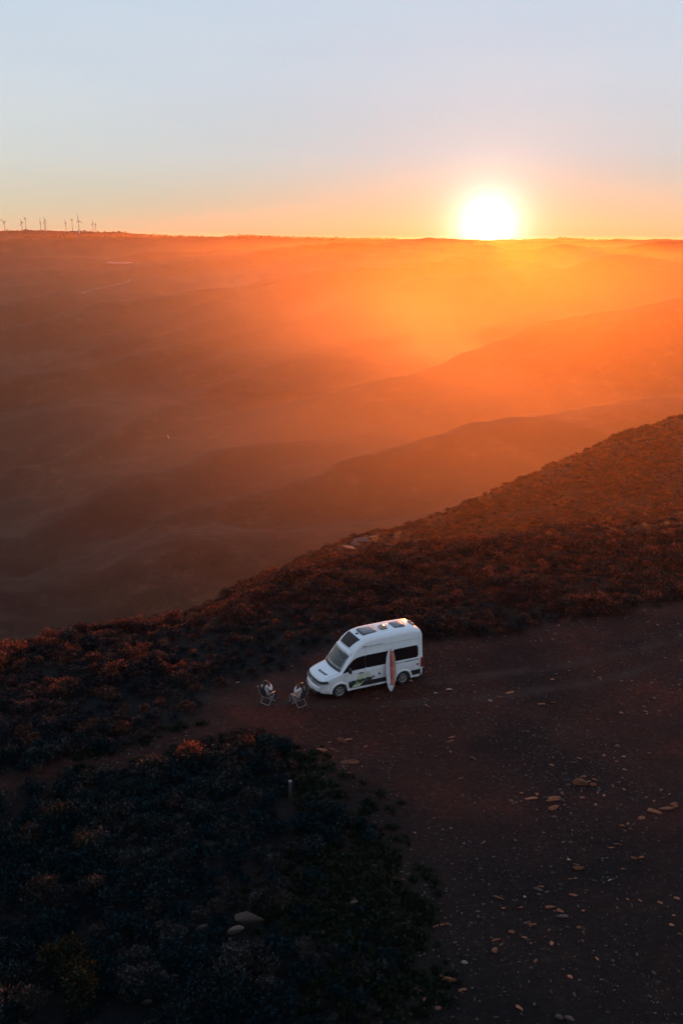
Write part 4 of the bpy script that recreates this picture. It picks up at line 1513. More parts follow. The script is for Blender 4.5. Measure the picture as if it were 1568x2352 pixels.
def round_path(pts, r=0.05):
    """a bent tube's centre line with rounded corners"""
    out = [Vector(pts[0])]
    for a, b, c in zip(pts, pts[1:], pts[2:]):
        a, b, c = Vector(a), Vector(b), Vector(c)
        p = b + (a - b).normalized() * r; q = b + (c - b).normalized() * r
        for k in range(5):
            t = k / 4
            out.append((p * (1 - t) + b * t) * (1 - t) + (b * (1 - t) + q * t) * t)
    out.append(Vector(pts[-1]))
    return out


def make_chair(label):
    t = empty('folding_chair')
    tag(t, label, 'folding chair', 'pale framed folding chairs beside the van')
    w = 0.275
    MB().tube(round_path([(-w, 0.20, 0.60), (-w, -0.25, 0.018), (w, -0.25, 0.018), (w, 0.20, 0.60)]), 0.016, 8).build('rear_leg_frame', M_TUBE, t)
    w2 = 0.25
    MB().tube(round_path([(-w2, -0.20, 0.60), (-w2, 0.33, 0.018), (w2, 0.33, 0.018), (w2, -0.20, 0.60)]), 0.016, 8).build('front_leg_frame', M_TUBE, t)
    MB().tube(round_path([(-w + .03, -0.44, 0.98), (-w + .03, -0.22, 0.40), (w - .03, -0.22, 0.40), (w - .03, -0.44, 0.98)], 0.07), 0.016, 8).build('backrest_frame', M_TUBE, t)
    MB().tube(round_path([(-w2, -0.20, 0.42), (-w2, 0.27, 0.44), (w2, 0.27, 0.44), (w2, -0.20, 0.42)]), 0.014, 8).build('seat_frame', M_TUBE, t)
    vs = []; fs = []
    for i in range(9):
        s_ = i / 8
        for k in range(9):
            u = -1 + 2 * k / 8
            vs.append((u * (w - .02), -0.235 - 0.215 * s_ - 0.035 * (1 - u * u), 0.44 + 0.54 * s_))
    for i in range(8):
        for k in range(8): fs.append((i * 9 + k, i * 9 + k + 1, i * 9 + k + 10, i * 9 + k + 9))
    b = MB().add(vs, fs, True).build('backrest', M_CANVAS, t)
    b.modifiers.new('thickness', 'SOLIDIFY').thickness = 0.012
    vs = [(x, y, z) for (x, y, z) in ((u * w2, -0.21 + 0.48 * i / 6, 0.435 - 0.03 * (1 - u * u)) for i in range(7) for u in np.linspace(-1, 1, 9))]
    fs = [(i * 9 + k, i * 9 + k + 1, i * 9 + k + 10, i * 9 + k + 9) for i in range(6) for k in range(8)]
    b = MB().add(vs, fs, True).build('seat', M_CANVAS, t)
    b.modifiers.new('thickness', 'SOLIDIFY').thickness = 0.012
    for s_ in (-1, 1):
        MB().tube([(s_ * (w + 0.01), -0.32, 0.625), (s_ * (w + 0.01), -0.1, 0.63), (s_ * (w + 0.01), 0.22, 0.625)], [0.02, 0.026, 0.02], 8).build('armrest', M_TUBE, t)
        MB().tube([(s_ * (w - .03), -0.445, 0.985), (s_ * (w - .03), -0.455, 1.02)], 0.022, 8).build('frame_end_cap', M_CHROME, t)
    return t


chairL = make_chair('folding chair farther from the van, under the person with black hair')
chairL.location = (-3.70, 44.14, 0); chairL.rotation_euler = (0, 0, R(-38))
chairR = copy_tree(chairL)
chairR['label'] = 'folding chair nearer the van nose, under the person in pale trousers'
chairR.location = (-2.12, 43.86, 0); chairR.rotation_euler = (0, 0, R(46))
for c in (chairL, chairR):
    c.location.z = float(H(np.array([c.location.x]), np.array([c.location.y]))[0])


# ------------------------------------------------------------------ people
def skin_obj(name, chains, mat, parent, levels=2, root=0):
    """chains: lists of (point, rx, ry); points closer than 1 mm are shared"""
    vs = []; rad = []; es = []
    def vid(p, r):
        for i, q in enumerate(vs):
            if (Vector(q) - Vector(p)).length < 1e-3: return i
        vs.append(tuple(p)); rad.append(r); return len(vs) - 1
    for ch in chains:
        prev = None
        for p, *r in ch:
            i = vid(p, (r[0], r[-1]))
            if prev is not None and prev != i: es.append((prev, i))
            prev = i
    me = bpy.data.meshes.new(name)
    me.from_pydata(vs, es, [])
    o = link(name, me, mat, parent)
    me.skin_vertices.new() if hasattr(me.skin_vertices, 'new') else None
    mod = o.modifiers.new('skin', 'SKIN')
    if not me.skin_vertices:
        bpy.context.view_layer.objects.active = o
        bpy.ops.mesh.customdata_skin_add()
    for i, r in enumerate(rad):
        me.skin_vertices[0].data[i].radius = r
        me.skin_vertices[0].data[i].use_root = False
    me.skin_vertices[0].data[root].use_root = True
    mod.use_smooth_shade = True
    sb = o.modifiers.new('smooth', 'SUBSURF'); sb.levels = levels; sb.render_levels = levels
    return o


M_SKIN = material('warm_skin', (0.30, 0.14, 0.10), 0.6)


def make_person(label, hair_col, top_col, leg_col, cross=0.0, head_yaw=0.0, leg_out=0.0):
    t = empty('person')
    tag(t, label, 'person', 'people sitting in folding chairs')
    M_TOP = material('knit_jumper', top_col, 0.95, noise=0.12, nscale=14, bump=0.4)
    M_LEG = material('trousers', leg_col, 0.9)
    M_HAIR = material('hair', hair_col, 0.55)
    pel = (0, -0.10, 0.52); bel = (0, -0.15, 0.68); ch = (0, -0.20, 0.88); nk0 = (0, -0.20, 1.02); nk = (0, -0.17, 1.09); hd = (0, -0.135, 1.19)
    def arm(s_):
        return [(ch, .15, .10), ((s_ * 0.15, -0.20, 0.985), .062), ((s_ * 0.205, -0.17, 0.94), .054), ((s_ * 0.265, -0.02, 0.80), .043), ((s_ * 0.17, 0.09, 0.92), .036), ((s_ * 0.085, 0.085, 1.05), .026), ((s_ * 0.072, 0.075, 1.09), .034, .020), ((s_ * 0.066, 0.065, 1.13), .034, .016)]
    def leg(s_):
        o_ = leg_out
        return [(pel, .15, .11), ((s_ * 0.09, -0.03, 0.50), .085), ((s_ * 0.12 + o_ * .5, 0.20, 0.525), .075), ((s_ * 0.12 + o_, 0.40, 0.53), .058), ((s_ * 0.11 + o_ * 1.1, 0.46, 0.32), .052), ((s_ * 0.11 + o_ * 1.2, 0.47, 0.10), .036), ((s_ * 0.12 + o_ * 1.2, 0.50, 0.045), .036), ((s_ * 0.13 + o_ * 1.2, 0.62, 0.03), .034, .022)]
    chains = [[(pel, .15, .11), (bel, .125, .095), (ch, .15, .10), (nk0, .07, .06), (nk, .048), (hd, .078, .092), ((0, -0.135, 1.265), .062, .075)]]
    for s_ in (-1, 1):
        chains += [arm(s_), leg(s_)]
        for k, (dx, ln) in enumerate(((-.024, .06), (-.008, .072), (.009, .068), (.024, .052))):
            b = Vector((s_ * (0.066 - dx * 0.3), 0.065 + dx, 1.135))
            chains.append([(tuple(b), .0095), (tuple(b + Vector((-s_ * .012, -.004, ln * .5))), .0088), (tuple(b + Vector((-s_ * .035, -.012, ln * .85))), .008)])
        b = Vector((s_ * 0.064, 0.040, 1.095))
        chains.append([(tuple(b), .011), (tuple(b + Vector((-s_ * .012, -.028, .018))), .010), (tuple(b + Vector((-s_ * .03, -.035, .045))), .009)])
    body = skin_obj('body', chains, M_SKIN, t, 2)
    # face: nose, eyes, ears, mouth
    hx = Vector((0, -0.135, 1.20))
    M_FEAT = material('dark_features', (0.08, 0.03, 0.03), 0.5)
    MB().tube([hx + Vector((0, 0.085, 0.02)), hx + Vector((0, 0.105, -0.012)), hx + Vector((0, 0.088, -0.02))], [0.008, 0.015, 0.008], 6).build('nose', M_SKIN, body)
    for s_ in (-1, 1):
        MB().tube([hx + Vector((s_ * .076, 0.0, 0.02)), hx + Vector((s_ * .086, -0.01, 0.0)), hx + Vector((s_ * .078, 0, -0.02))], [0.008, 0.014, 0.008], 6).build('ear', M_SKIN, body)
        MB().lathe([(0.0, 0.006), (0.012, 0.0)], hx + Vector((s_ * 0.03, 0.086, 0.022)), (0, 1, 0), 8).build('eye', M_FEAT, body)
    MB().tube([hx + Vector((-.022, 0.083, -.045)), hx + Vector((0, 0.092, -.047)), hx + Vector((.022, 0.083, -.045))], 0.005, 5).build('mouth', M_FEAT, body)
    # clothes as a slightly larger surface that ends at waist, neck and wrists
    top = [[((0, -0.11, 0.56), .165, .125), (bel, .155, .118), (ch, .175, .125), ((0, -0.20, 1.01), .098, .088), ((0, -0.185, 1.045), .068, .064)]]
    for s_ in (-1, 1):
        top.append([(ch, .175, .125), ((s_ * 0.15, -0.20, 0.985), .082), ((s_ * 0.21, -0.17, 0.94), .076), ((s_ * 0.268, -0.02, 0.80), .066), ((s_ * 0.17, 0.09, 0.92), .058), ((s_ * 0.095, 0.088, 1.035), .042)])
    skin_obj('jumper', top, M_TOP, t, 2)
    leg2 = [[((0, -0.12, 0.60), .15, .11), ((0, -0.10, 0.52), .165, .125)]]
    for s_ in (-1, 1):
        leg2.append([((0, -0.10, 0.52), .165, .125)] + [(p, r[0] * 1.22 + .004) for p, *r in leg(s_)[1:6]])
    skin_obj('trousers', leg2, M_LEG, t, 2, root=1)
    for s_ in (-1, 1):
        mb = MB()
        q = leg(s_)
        a, b = Vector(q[-2][0]), Vector(q[-1][0])
        mb.tube([a + Vector((0, -0.06, -0.01)), a + Vector((0, 0, -0.005)), b, b + Vector((0, 0.05, -0.005))], [0.030, 0.045, 0.042, 0.025], 8)
        mb.build('shoe', M_BLACK, t)
    h = [[((0, -0.14, 1.305), .025, .03), ((0, -0.145, 1.285), .075, .085), ((0, -0.185, 1.22), .098, .085), ((0, -0.225, 1.12), .095, .070), ((0, -0.265, 1.00), .105, .055), ((0, -0.295, 0.88), .095, .045), ((0, -0.30, 0.80), .055, .03)],
         [((0, -0.145, 1.285), .075, .085), ((0.075, -0.13, 1.22), .032, .05), ((0.085, -0.15, 1.08), .028, .04)], [((0, -0.145, 1.285), .075, .085), ((-0.075, -0.13, 1.22), .032, .05), ((-0.085, -0.15, 1.08), .028, .04)]]
    skin_obj('hair', h, M_HAIR, t, 2)
    return t


pL = make_person('person with long black hair and white jumper in the chair farther from the van', (0.006, 0.006, 0.009), (0.55, 0.50, 0.50), (0.018, 0.017, 0.025))
pL.location = chairL.location; pL.rotation_euler = chairL.rotation_euler
pR = make_person('person with brown hair, beige jumper and pale trousers in the chair nearer the van', (0.016, 0.009, 0.007), (0.48, 0.42, 0.40), (0.16, 0.125, 0.12), leg_out=-0.06)
pR.location = chairR.location; pR.rotation_euler = chairR.rotation_euler


# ------------------------------------------------------------------ wooden post
def build_post():
    x, y = gnd(667, 1836)
    x, y = float(x), float(y)
    z0 = float(H(np.array([x]), np.array([y]))[0])
    top = CAM_H + y * float(tanline(667, 1793))
    o = empty('wooden_post', (x, y, z0))
    tag(o, 'short wooden post with a pale cap standing at the edge of the dark scrub', 'post')
    h = top - z0
    MB().tube([(0, 0, -0.2), (0.0, 0, h * .5), (0.0, 0, h - .06)], [0.075, 0.07, 0.065], 10).build('shaft', material('weathered_wood', (0.022, 0.015, 0.014), 0.9, noise=0.3, nscale=12), o)
    MB().lathe([(0.0, 0.0), (0.072, 0.0), (0.072, -0.06), (0.0, -0.06)], (0, 0, h), (0, 0, 1), 10, False).build('cap', material('pale_cap', (0.16, 0.13, 0.125), 0.7), o)


build_post()


# ------------------------------------------------------------------ wind turbines on the far hills
def build_turbines():
    mat = material('turbine_grey', (0.40, 0.33, 0.30), 0.6)
    matw = material('turbine_white', (0.7, 0.66, 0.64), 0.5)
    pal = material('turbine_white_lower_tower', (0.75, 0.7, 0.68), 0.5)
    # hub x, y, base x, y (crop pixels), blade directions with lengths in crop pixels, label
    L_ = [
        (68, 172, 78, 290, [(-68, -56), (28, -20), (-6, 40)], 'leftmost of all the wind turbines, one blade cut by the picture edge'),
        (328, 172, 340, 290, [(-18, -47), (-22, 58), (30, 4)], 'shorter left turbine of the first pair from the left'),
        (380, 122, 397, 290, [(-10, -28), (14, -6), (-12, 14)], 'taller right turbine of the first pair from the left'),
        (606, 182, 617, 300, [(0, -75), (-8, 12), (14, 6)], 'left turbine in the cluster of three, one blade straight up'),
        (663, 180, 675, 290, [(-6, -12), (8, -6), (0, 14)], 'middle and smallest turbine in the cluster of three'),
        (678, 147, 688, 290, [(-12, -48), (18, 0), (-10, 12)], 'right and tallest turbine in the cluster of three'),
        (982, 193, 990, 300, [(-6, -62), (12, 2), (-10, 8)], 'turbine with one blade up, left of the two before the largest'),
        (1073, 137, 1090, 300, [(-10, -8), (12, -6), (4, 14)], 'tall thin turbine with folded blades just left of the largest one'),
        (1172, 150, 1187, 322, [(-14, -102), (60, 34), (-27, 42)], 'largest wind turbine with three spread blades and a white tower foot'),
        (1385, 207, 1392, 322, [(0, -68), (10, 4), (-12, 4)], 'left and taller turbine of the last pair on the right'),
        (1425, 210, 1432, 298, [(3, -32), (6, 6), (-8, 4)], 'rightmost and smallest wind turbine on the far hill'),
    ]
    k = 350 / 1568 / 1.44643
    for hx, hy, bx, by, bl, label in L_:
        Y = 3330.0 if hy != 150 else 3300.0
        px, py = (bx * k), 700 / 1.44643 + hy * k
        a, yy, zz = ray(hx * k, py)
        X = float(a / yy * Y)
        z0 = float(H(np.array([X]), np.array([Y]))[0])
        hub = Vector((X, Y, CAM_H + Y * float(zz / yy)))
        o = empty('wind_turbine', (X, Y, z0))
        tag(o, label, 'wind turbine', 'wind turbines on the skyline')
        h = hub.z - z0
        big = hy == 150
        MB().tube([(0, 0, -6), (0, 0, h * .5), (0, 0, h)], [1.5 if big else 1.15, 1.1 if big else 0.9, 0.8 if big else 0.65], 10).build('tower', mat, o)
        if big: MB().tube([(0, -0.1, -8), (0, -0.1, h * .30)], [1.75, 1.5], 10).build('white_tower_foot', pal, o)
        MB().box((0.6, 0.2, h + 0.4), (5.0 if not big else 4.0, 3.2, 1.9)).build('nacelle', mat, o)
        MB().tube([(-0.2, -2.8, h + 0.4), (-0.2, -1.2, h + 0.4)], [0.7, 1.2], 8).build('hub', mat, o)
        per = k / F_PX * Y
        for dx, dy in bl:
            e = Vector((dx * per, 0, -dy * per))
            ln = e.length; full = 100 * per * (1.0 if big else 0.68)
            back = math.sqrt(max(0, full * full - ln * ln)) if ln < full else 0
            e.y = back * (1 if dx > 0 else -0.6) * 0.6
            side = e.normalized().cross(Vector((0, 1, 0)))
            if side.length < 1e-3: side = Vector((1, 0, 0))
            side.normalize()
            s0 = Vector((-0.2, -2.2, h + 0.4))
            w0 = 1.1
            vs = []
            for t, w in ((0.0, .45), (0.15, 1.0), (0.5, 0.7), (1.0, 0.25)):
                for a_, b_ in ((-1, -.3), (1, 0), (-.2, .35)):
                    vs.append(s0 + e * t + side * (w0 * w * a_) + Vector((0, b_ * w * 1.2, 0)))
            fs = [(i * 3 + j, i * 3 + (j + 1) % 3, i * 3 + 3 + (j + 1) % 3, i * 3 + 3 + j) for i in range(3) for j in range(3)] + [(2, 1, 0), (9, 10, 11)]
            MB().add(vs, fs).build('blade', mat, o)


build_turbines()


# ------------------------------------------------------------------ far details: tree line, pond, track, marker
def ribbon(name, pts, width, lift, mat):
    P = []
    pp = []
    for a, b in zip(pts, pts[1:]):
        for t in np.linspace(0, 1, 6)[:-1]: pp.append((a[0] * (1 - t) + b[0] * t, a[1] * (1 - t) + b[1] * t))
    pp.append(pts[-1])
    for p in pp:
        q = march(*p)
        if q is not None: P.append(q)
    vs = []; fs = []
    for i, p in enumerate(P):
        t = (P[min(i + 1, len(P) - 1)] - P[max(i - 1, 0)]); t.z = 0; t.normalize()
        s_ = Vector((-t.y, t.x, 0))
        w = width * (0.8 + 0.4 * random.random())
        for k in (-1, -.4, .4, 1):
            v = p + s_ * w * k / 2
            v.z = float(H(np.array([v.x]), np.array([v.y]))[0]) + lift
            vs.append(v)
    for i in range(len(P) - 1):
        for k in range(3): fs.append((i * 4 + k, i * 4 + k + 1, i * 4 + k + 5, i * 4 + k + 4))
    o = MB().add(vs, fs, True).build(name, mat)
    tag(o, kind='structure')
    return o


ribbon('dirt_track', [(185, 673), (215, 665), (240, 660), (262, 655), (285, 650), (300, 643), (322, 639)], 12, 0.5, material('pale_dirt', (0.075, 0.048, 0.036), 0.95, noise=0.3, nscale=0.05))
ribbon('pond', [(247, 603.5), (262, 604.8), (280, 605), (304, 604.8)], 9, 1.2, material('pond_water', (0.07, 0.05, 0.05), 0.35, spec=0.4))


def far_trees():
    c = variants('tree_clump', range(60, 64), 150, M_DARK, leaf=0.28, height=0.9, spread=0.7)
    pts = []
    for Yc, n, x0, x1 in ((3445, 420, -0.36, 0.36), (3435, 260, -0.36, -0.06), (2695, 200, -0.36, 0.0)):
        for i in range(n):
            a = rng.uniform(x0, x1)
            if vnoise(np.array([a * 40.]), np.array([Yc * 1.0]), 4)[0] < -0.15: continue
            Y = Yc + rng.uniform(-40, 20); pts.append((a * Y, Y))
    P = np.array(pts); n = len(P)
    sc = rng.uniform(3, 6.5, n)
    scatter('distant_trees', np.column_stack([P, H(P[:, 0], P[:, 1]) - 0.5]), np.stack([np.zeros(n), np.zeros(n), rng.uniform(0, 6, n)], -1), np.stack([sc, sc, sc * .7], -1), c)


far_trees()
q = march(388, 1008)
o = empty('white_marker', q)
tag(o, 'tiny white two piece marker standing alone far down in the hazy valley', 'marker')
MB().box((0, 0, 0.5), (0.5, 0.15, 1.1), Matrix.Rotation(0.35, 3, 'Y')).build('lower_panel', material('marker_white', (0.8, 0.76, 0.74), 0.6), o)
MB().box((-0.55, 0, 1.7), (0.5, 0.15, 0.9), Matrix.Rotation(-0.5, 3, 'Y')).build('upper_panel', bpy.data.materials['marker_white'], o)


# ------------------------------------------------------------------ stones one can tell apart
REG = {'A': (1668, 2500, 600 / 1568), 'B': (1268, 2900, 700 / 1568), 'C': (600, 2400, 600 / 1568), 'D': (600, 2900, 600 / 1568), 'E': (0, 2900, 600 / 1568),
       'F': (0, 2400, 600 / 1568), 'G': (1368, 2200, 600 / 1568), 'S': (0, 0, 1.0)}
CLUSTERS = [
    ('the upper stone heap on the pad', 'rusty', 'A', [(650, 280, 120, 80, 'R'), (702, 218, 45, 25, 'R'), (735, 262, 55, 22, 'R'), (785, 290, 55, 45, 'R'), (800, 245, 35, 25, 'R')]),
    ('the lower stone heap on the pad', 'brown', 'A', [(435, 420, 100, 60, 'R'), (370, 412, 40, 40, 'G'), (515, 435, 35, 35, 'G'), (445, 498, 105, 40, 'R'), (250, 405, 95, 25, 'R'), (445, 570, 50, 22, 'G')]),
    ('the diagonal row by right edge', 'orange', 'A', [(1490, 475, 55, 45, 'R'), (1410, 505, 110, 28, 'R'), (1300, 530, 105, 45, 'R'), (1205, 600, 65, 40, 'R'), (1030, 660, 40, 22, 'R'), (1085, 645, 30, 18, 'R')]),
    ('the four below the diagonal row', 'reddish', 'A', [(1000, 808, 75, 30, 'R'), (945, 835, 40, 15, 'R'), (1140, 930, 50, 25, 'R'), (1200, 925, 40, 25, 'R')]),
    ('the loose line left of them', 'reddish', 'A', [(660, 1020, 90, 35, 'R'), (640, 985, 50, 12, 'R'), (590, 1108, 50, 22, 'R'), (495, 1145, 35, 18, 'G'), (305, 1188, 75, 30, 'G'), (335, 1166, 40, 20, 'R'), (600, 1242, 70, 20, 'R'), (725, 1218, 35, 25, 'G'), (1040, 1022, 50, 15, 'R')]),
    ('the scattered chips at lower right', 'white', 'A', [(575, 942, 26, 18, 'W'), (928, 1122, 28, 14, 'W'), (500, 330, 18, 16, 'W'), (195, 1250, 22, 22, 'W')]),
    ('the pair beside the small green grass patch', 'rounded', 'B', [(100, 45, 50, 28, 'R'), (140, 48, 40, 26, 'R')]),
    ('the loose group on lower gravel', 'rusty', 'B', [(870, 178, 60, 18, 'R'), (905, 257, 35, 14, 'R'), (1030, 255, 30, 18, 'R'), (1240, 257, 65, 28, 'R'), (1320, 290, 45, 25, 'R'), (1345, 328, 80, 24, 'G'), (1090, 368, 35, 20, 'R'), (1120, 385, 50, 30, 'R'),
        (965, 438, 50, 34, 'R'), (850, 498, 60, 26, 'R'), (840, 585, 50, 45, 'R'), (1085, 500, 50, 25, 'G'), (1458, 410, 30, 28, 'R'), (1498, 450, 20, 28, 'R')]),
    ('the small trio beside the grass', 'reddish', 'B', [(400, 392, 40, 20, 'R'), (450, 380, 40, 20, 'R'), (490, 372, 25, 18, 'R')]),
    ('the group near the bottom edge', 'rusty', 'B', [(435, 770, 40, 20, 'R'), (505, 805, 80, 40, 'R'), (598, 880, 60, 36, 'R'), (430, 895, 65, 28, 'R'), (275, 875, 50, 28, 'R'), (318, 950, 25, 36, 'R'), (222, 1050, 50, 18, 'G')]),
    ('the grey three at bottom right', 'grey', 'B', [(845, 1090, 35, 26, 'G'), (1315, 1090, 45, 50, 'G'), (1390, 1100, 55, 40, 'G')]),
    ('the two above bottom group', 'pale', 'B', [(608, 664, 42, 28, 'W'), (175, 662, 35, 18, 'R')]),
    ('the flat slabs below the van', 'brown', 'C', [(1400, 168, 90, 60, 'R'), (1455, 150, 60, 20, 'R'), (1235, 245, 90, 24, 'R'), (1310, 235, 55, 20, 'R'), (1350, 248, 40, 20, 'R'), (1450, 355, 150, 36, 'R'), (1450, 442, 45, 14, 'R'), (910, 262, 60, 10, 'G'), (1020, 245, 45, 12, 'G'), (1095, 275, 30, 12, 'G')]),
    ('the two where scrub meets gravel', 'pale', 'C', [(1058, 560, 36, 18, 'G'), (1480, 1115, 44, 20, 'R')]),
    ('the dark foreground scrub', 'lichen grey', 'D', [(600, 475, 250, 100, 'B'), (480, 570, 105, 62, 'G'), (200, 545, 95, 70, 'L'), (472, 690, 45, 40, 'L'), (470, 830, 70, 65, 'L'), (590, 1020, 35, 40, 'L'), (1500, 320, 60, 22, 'G')]),
    ('the two stones at the bottom left corner', 'grey', 'E', [(1280, 1200, 70, 45, 'L'), (420, 1125, 75, 40, 'L')]),
    ('the left path edge stones', 'grey', 'F', [(518, 242, 50, 35, 'G'), (525, 292, 35, 16, 'G'), (685, 302, 32, 20, 'G'), (735, 288, 38, 22, 'G'), (975, 208, 42, 32, 'G'), (1048, 178, 36, 16, 'G')]),
    ('the glinting stones right of the van', 'pale', 'G', [(210, 265, 35, 14, 'W'), (330, 235, 65, 16, 'W'), (680, 335, 38, 26, 'W')]),
    ('the low stones well right of the van', 'reddish', 'G', [(755, 300, 70, 14, 'R'), (850, 265, 80, 14, 'R'), (1120, 355, 60, 18, 'R'), (1225, 345, 52, 26, 'R')]),
    ('the small stones below the glinting ones', 'rusty', 'G', [(330, 650, 60, 12, 'R'), (330, 688, 55, 22, 'R'), (525, 830, 45, 22, 'G'), (420, 1002, 48, 14, 'R'), (1400, 870, 45, 12, 'R'), (1455, 835, 45, 18, 'R')]),
    ('the bright stone behind the rear wheel', 'orange', 'S', [(1361, 2264, 14, 7, 'W')]),
]
M_LICHEN = rock_material('lichen_stone', (0.010, 0.008, 0.008), (0.022, 0.017, 0.017), (0.07, 0.055, 0.054))
M_BOULDER = rock_material('brown_boulder', (0.010, 0.006, 0.005), (0.024, 0.014, 0.011), (0.065, 0.038, 0.030))
MATS = {'B': M_BOULDER, 'R': M_ROCK_RUST, 'G': M_ROCK_GREY, 'W': M_ROCK_WHITE, 'L': M_LICHEN}
ORD = ['', 'second', 'third', 'fourth', 'fifth', 'sixth', 'seventh', 'eighth']


def build_stones():
    meshes = {}
    for ci, (where, adj, reg, items) in enumerate(CLUSTERS):
        ox, oy, k = REG[reg]
        cand = []
        for (zx, zy, zw, zh, mt) in items:
            sx, sy = ox + zx * k, oy + zy * k
            cand.append((sx, sy, zw * k, zh * k, mt))
        n = len(cand)
        label = {}
        if n == 1: label[0] = '%s stone, %s' % (adj, where)
        else:
            order = sorted(range(n), key=lambda i: cand[i][0])
            big = max(range(n), key=lambda i: cand[i][2] * cand[i][3])
            half = n // 2
            for r_, i in enumerate(order):
                e = ('leftmost' if r_ == 0 else ORD[r_] + ' from the left') if r_ <= half and not (n == 2 and r_ == 1) else ('rightmost' if r_ == n - 1 else ORD[n - 1 - r_] + ' from the right')
                tone = {'R': 'brown', 'G': 'grey', 'W': 'pale', 'L': 'lichened', 'B': 'brown'}[cand[i][4]]
                label[i] = '%s stone, %s%s in %s' % (tone, 'biggest and ' if i == big and n > 2 else '', e, where)
        for i, (sx, sy, w, h, mt) in enumerate(cand):
            x, y = gnd(sx / 1.44643, sy / 1.44643); x, y = float(x), float(y)
            depth = y * math.cos(PITCH) + CAM_H * math.sin(PITCH)
            m = depth / 3200.0
            sl = math.atan2(CAM_H, y)
            wid = w * m
            ht = min(h * m * 0.55, wid * 0.55)
            dep = max((h * m - ht * math.cos(sl)) / math.sin(sl), wid * 0.4)
            key = (mt, (ci * 7 + i) % 9)
            if key not in meshes:
                me = stone_mesh('stone', 500 + key[1] * 13 + ord(mt), 3 if mt == 'L' else 2, 1.0, 0.12 if mt != 'L' else 0.17)
                me.materials.append(MATS[mt]); meshes[key] = me
            o = link('stone', meshes[key])
            z0 = float(H(np.array([x]), np.array([y]))[0])
            o.scale = (wid * 1.5, dep * 1.45, ht * 2.5)
            o.location = (x, y, z0 + ht * 0.15 + (0.32 if mt in 'LB' or reg == 'D' else 0.0))
            o.rotation_euler = (random.uniform(-.25, .25), random.uniform(-.25, .25), random.uniform(-.5, .5))
            assert len(label[i].split()) <= 16, label[i]
            tag(o, label[i], 'stone', 'stones ' + ('in ' if n > 1 else 'as ') + where)


build_stones()


def build_slab():
    """bare pale rock showing through the scrub on the slope"""
    o = empty('bare_rock', march(828, 1250))
    tag(o, 'pale bare rock slab showing through the scrub high on the slope', 'rock')
    inv = o.location.copy()
    me = stone_mesh('slab', 801, 2, 0.5, 0.1); me.materials.append(M_LICHEN)
    for px, py, w in ((800, 1260, 2.2), (818, 1253, 1.9), (836, 1245, 2.4), (852, 1238, 1.4)):
        p = march(px, py) - inv
        s_ = link('slab', me, None, o); s_.location = p + Vector((0, 0, 0.15)); s_.scale = (w, w * .9, 0.7); s_.rotation_euler = (0.1, 0.1, px)


build_slab()


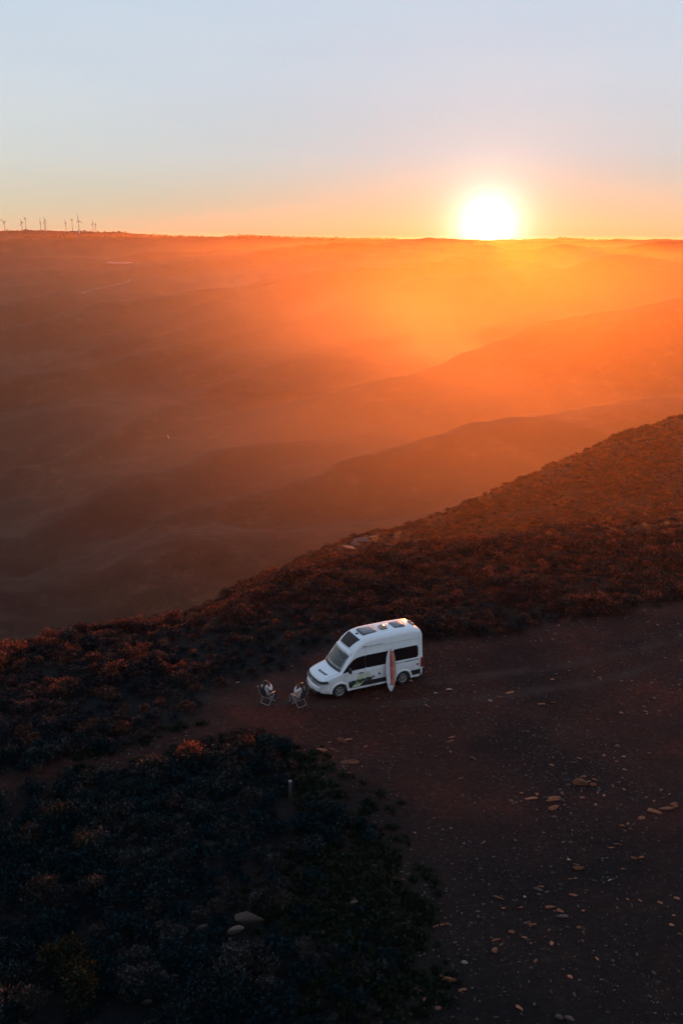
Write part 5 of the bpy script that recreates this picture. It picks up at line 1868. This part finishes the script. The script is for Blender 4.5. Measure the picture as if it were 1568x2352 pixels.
# ------------------------------------------------------------------ shrubs one can tell apart
HERO = [
    (612, 1752, 1.5, 'D', 'dark upright bush standing alone at the tip of the front scrub'),
    (92, 1775, 1.5, 'D', 'dark round bush on the path at the far left'),
    (245, 1800, 1.0, 'D', 'small dark bush on the lower edge of the left path'),
    (135, 1902, 1.3, 'P', 'pale dry shrub below the left path'),
    (79, 1950, 1.2, 'P', 'dim dry shrub left of the shrub with the golden top'),
    (203, 1962, 1.2, 'Y', 'shrub with a golden flat top in the left foreground scrub'),
    (98, 2070, 1.3, 'P', 'grey brown shrub at the left edge halfway down the front scrub'),
    (222, 2055, 1.2, 'P', 'loose dry shrub in the middle of the left foreground'),
    (238, 2153, 0.8, 'P', 'small pale shrub above the big olive bush'),
    (164, 2248, 1.7, 'O', 'big olive bush near the bottom left corner'),
    (193, 2315, 1.7, 'O', 'dark green bush cut by the bottom edge at the left'),
    (71, 2325, 1.3, 'P', 'reddish dry shrub in the bottom left corner'),
    (352, 2105, 0.8, 'P', 'small dry shrub left of the pale grass clump'),
    (502, 2100, 0.9, 'P', 'pale grass clump above the lichen covered boulders'),
    (648, 2090, 1.0, 'P', 'thin brown shrub right of the largest boulder'),
    (563, 1725, 1.0, 'H', 'brown shrub left of the dark upright bush'),
    (597, 1768, 1.0, 'H', 'red tinged shrub just below the dark upright bush'),
    (480, 1748, 0.75, 'H', 'low rust tipped shrub on the path side of the front scrub'),
    (395, 1860, 1.1, 'H', 'sparse shrub with glinting tips in the middle of the front scrub'),
    (770, 1905, 1.2, 'D', 'dark bush at the right corner of the front scrub'),
    (340, 2295, 1.0, 'D', 'dark shrub left of the small stone near the bottom edge'),
    (25, 1745, 0.9, 'P', 'pale wispy shrub at the left picture edge above the path'),
]


def build_heroes():
    yel = leaf_material('golden_leaves', [(0.1, (0.035, 0.022, 0.010)), (0.9, (0.085, 0.048, 0.018))])
    oli = leaf_material('olive_leaves', [(0.1, (0.009, 0.015, 0.011)), (0.9, (0.018, 0.022, 0.014))])
    mt = {'D': M_DARK, 'P': M_PALE, 'O': oli, 'H': M_HEATH, 'Y': M_DARK}
    names = {'D': 'dark_bush', 'P': 'dry_shrub', 'O': 'olive_bush', 'H': 'heath_shrub', 'Y': 'dark_bush'}
    for i, (px, py, sc, kd, label) in enumerate(HERO):
        x, y = gnd(px, py, 0.0); x, y = float(x), float(y)
        z = float(H(np.array([x]), np.array([y]))[0])
        o = empty(names[kd], (x, y, z), random.uniform(0, 6))
        tag(o, label, 'shrub' if kd in 'PH' else 'bush', 'shrubs one can tell apart in the scrub')
        tall = 1.25 if i == 0 else 0.85
        me = shrub_mesh('foliage', 900 + i, 1500 if kd != 'P' else 900, leaf=0.06, height=tall, upright=0.9 if kd == 'P' else 0.5)
        f = link('foliage', me, mt[kd], o); f.scale = (sc, sc, sc)
        st = link('stem', stem_mesh(i), M_TWIG, o); st.scale = (sc, sc, sc)
        if kd == 'Y':
            V, F = shrub_arrays(990, 260, leaf=0.05, height=0.3)
            V = V * np.array([1, .9, .25]) + np.array([0.1, 0, 0.62])
            t_ = link('golden_top', np_mesh('golden_top', V, F), yel, o); t_.scale = (sc, sc, sc)


build_heroes()
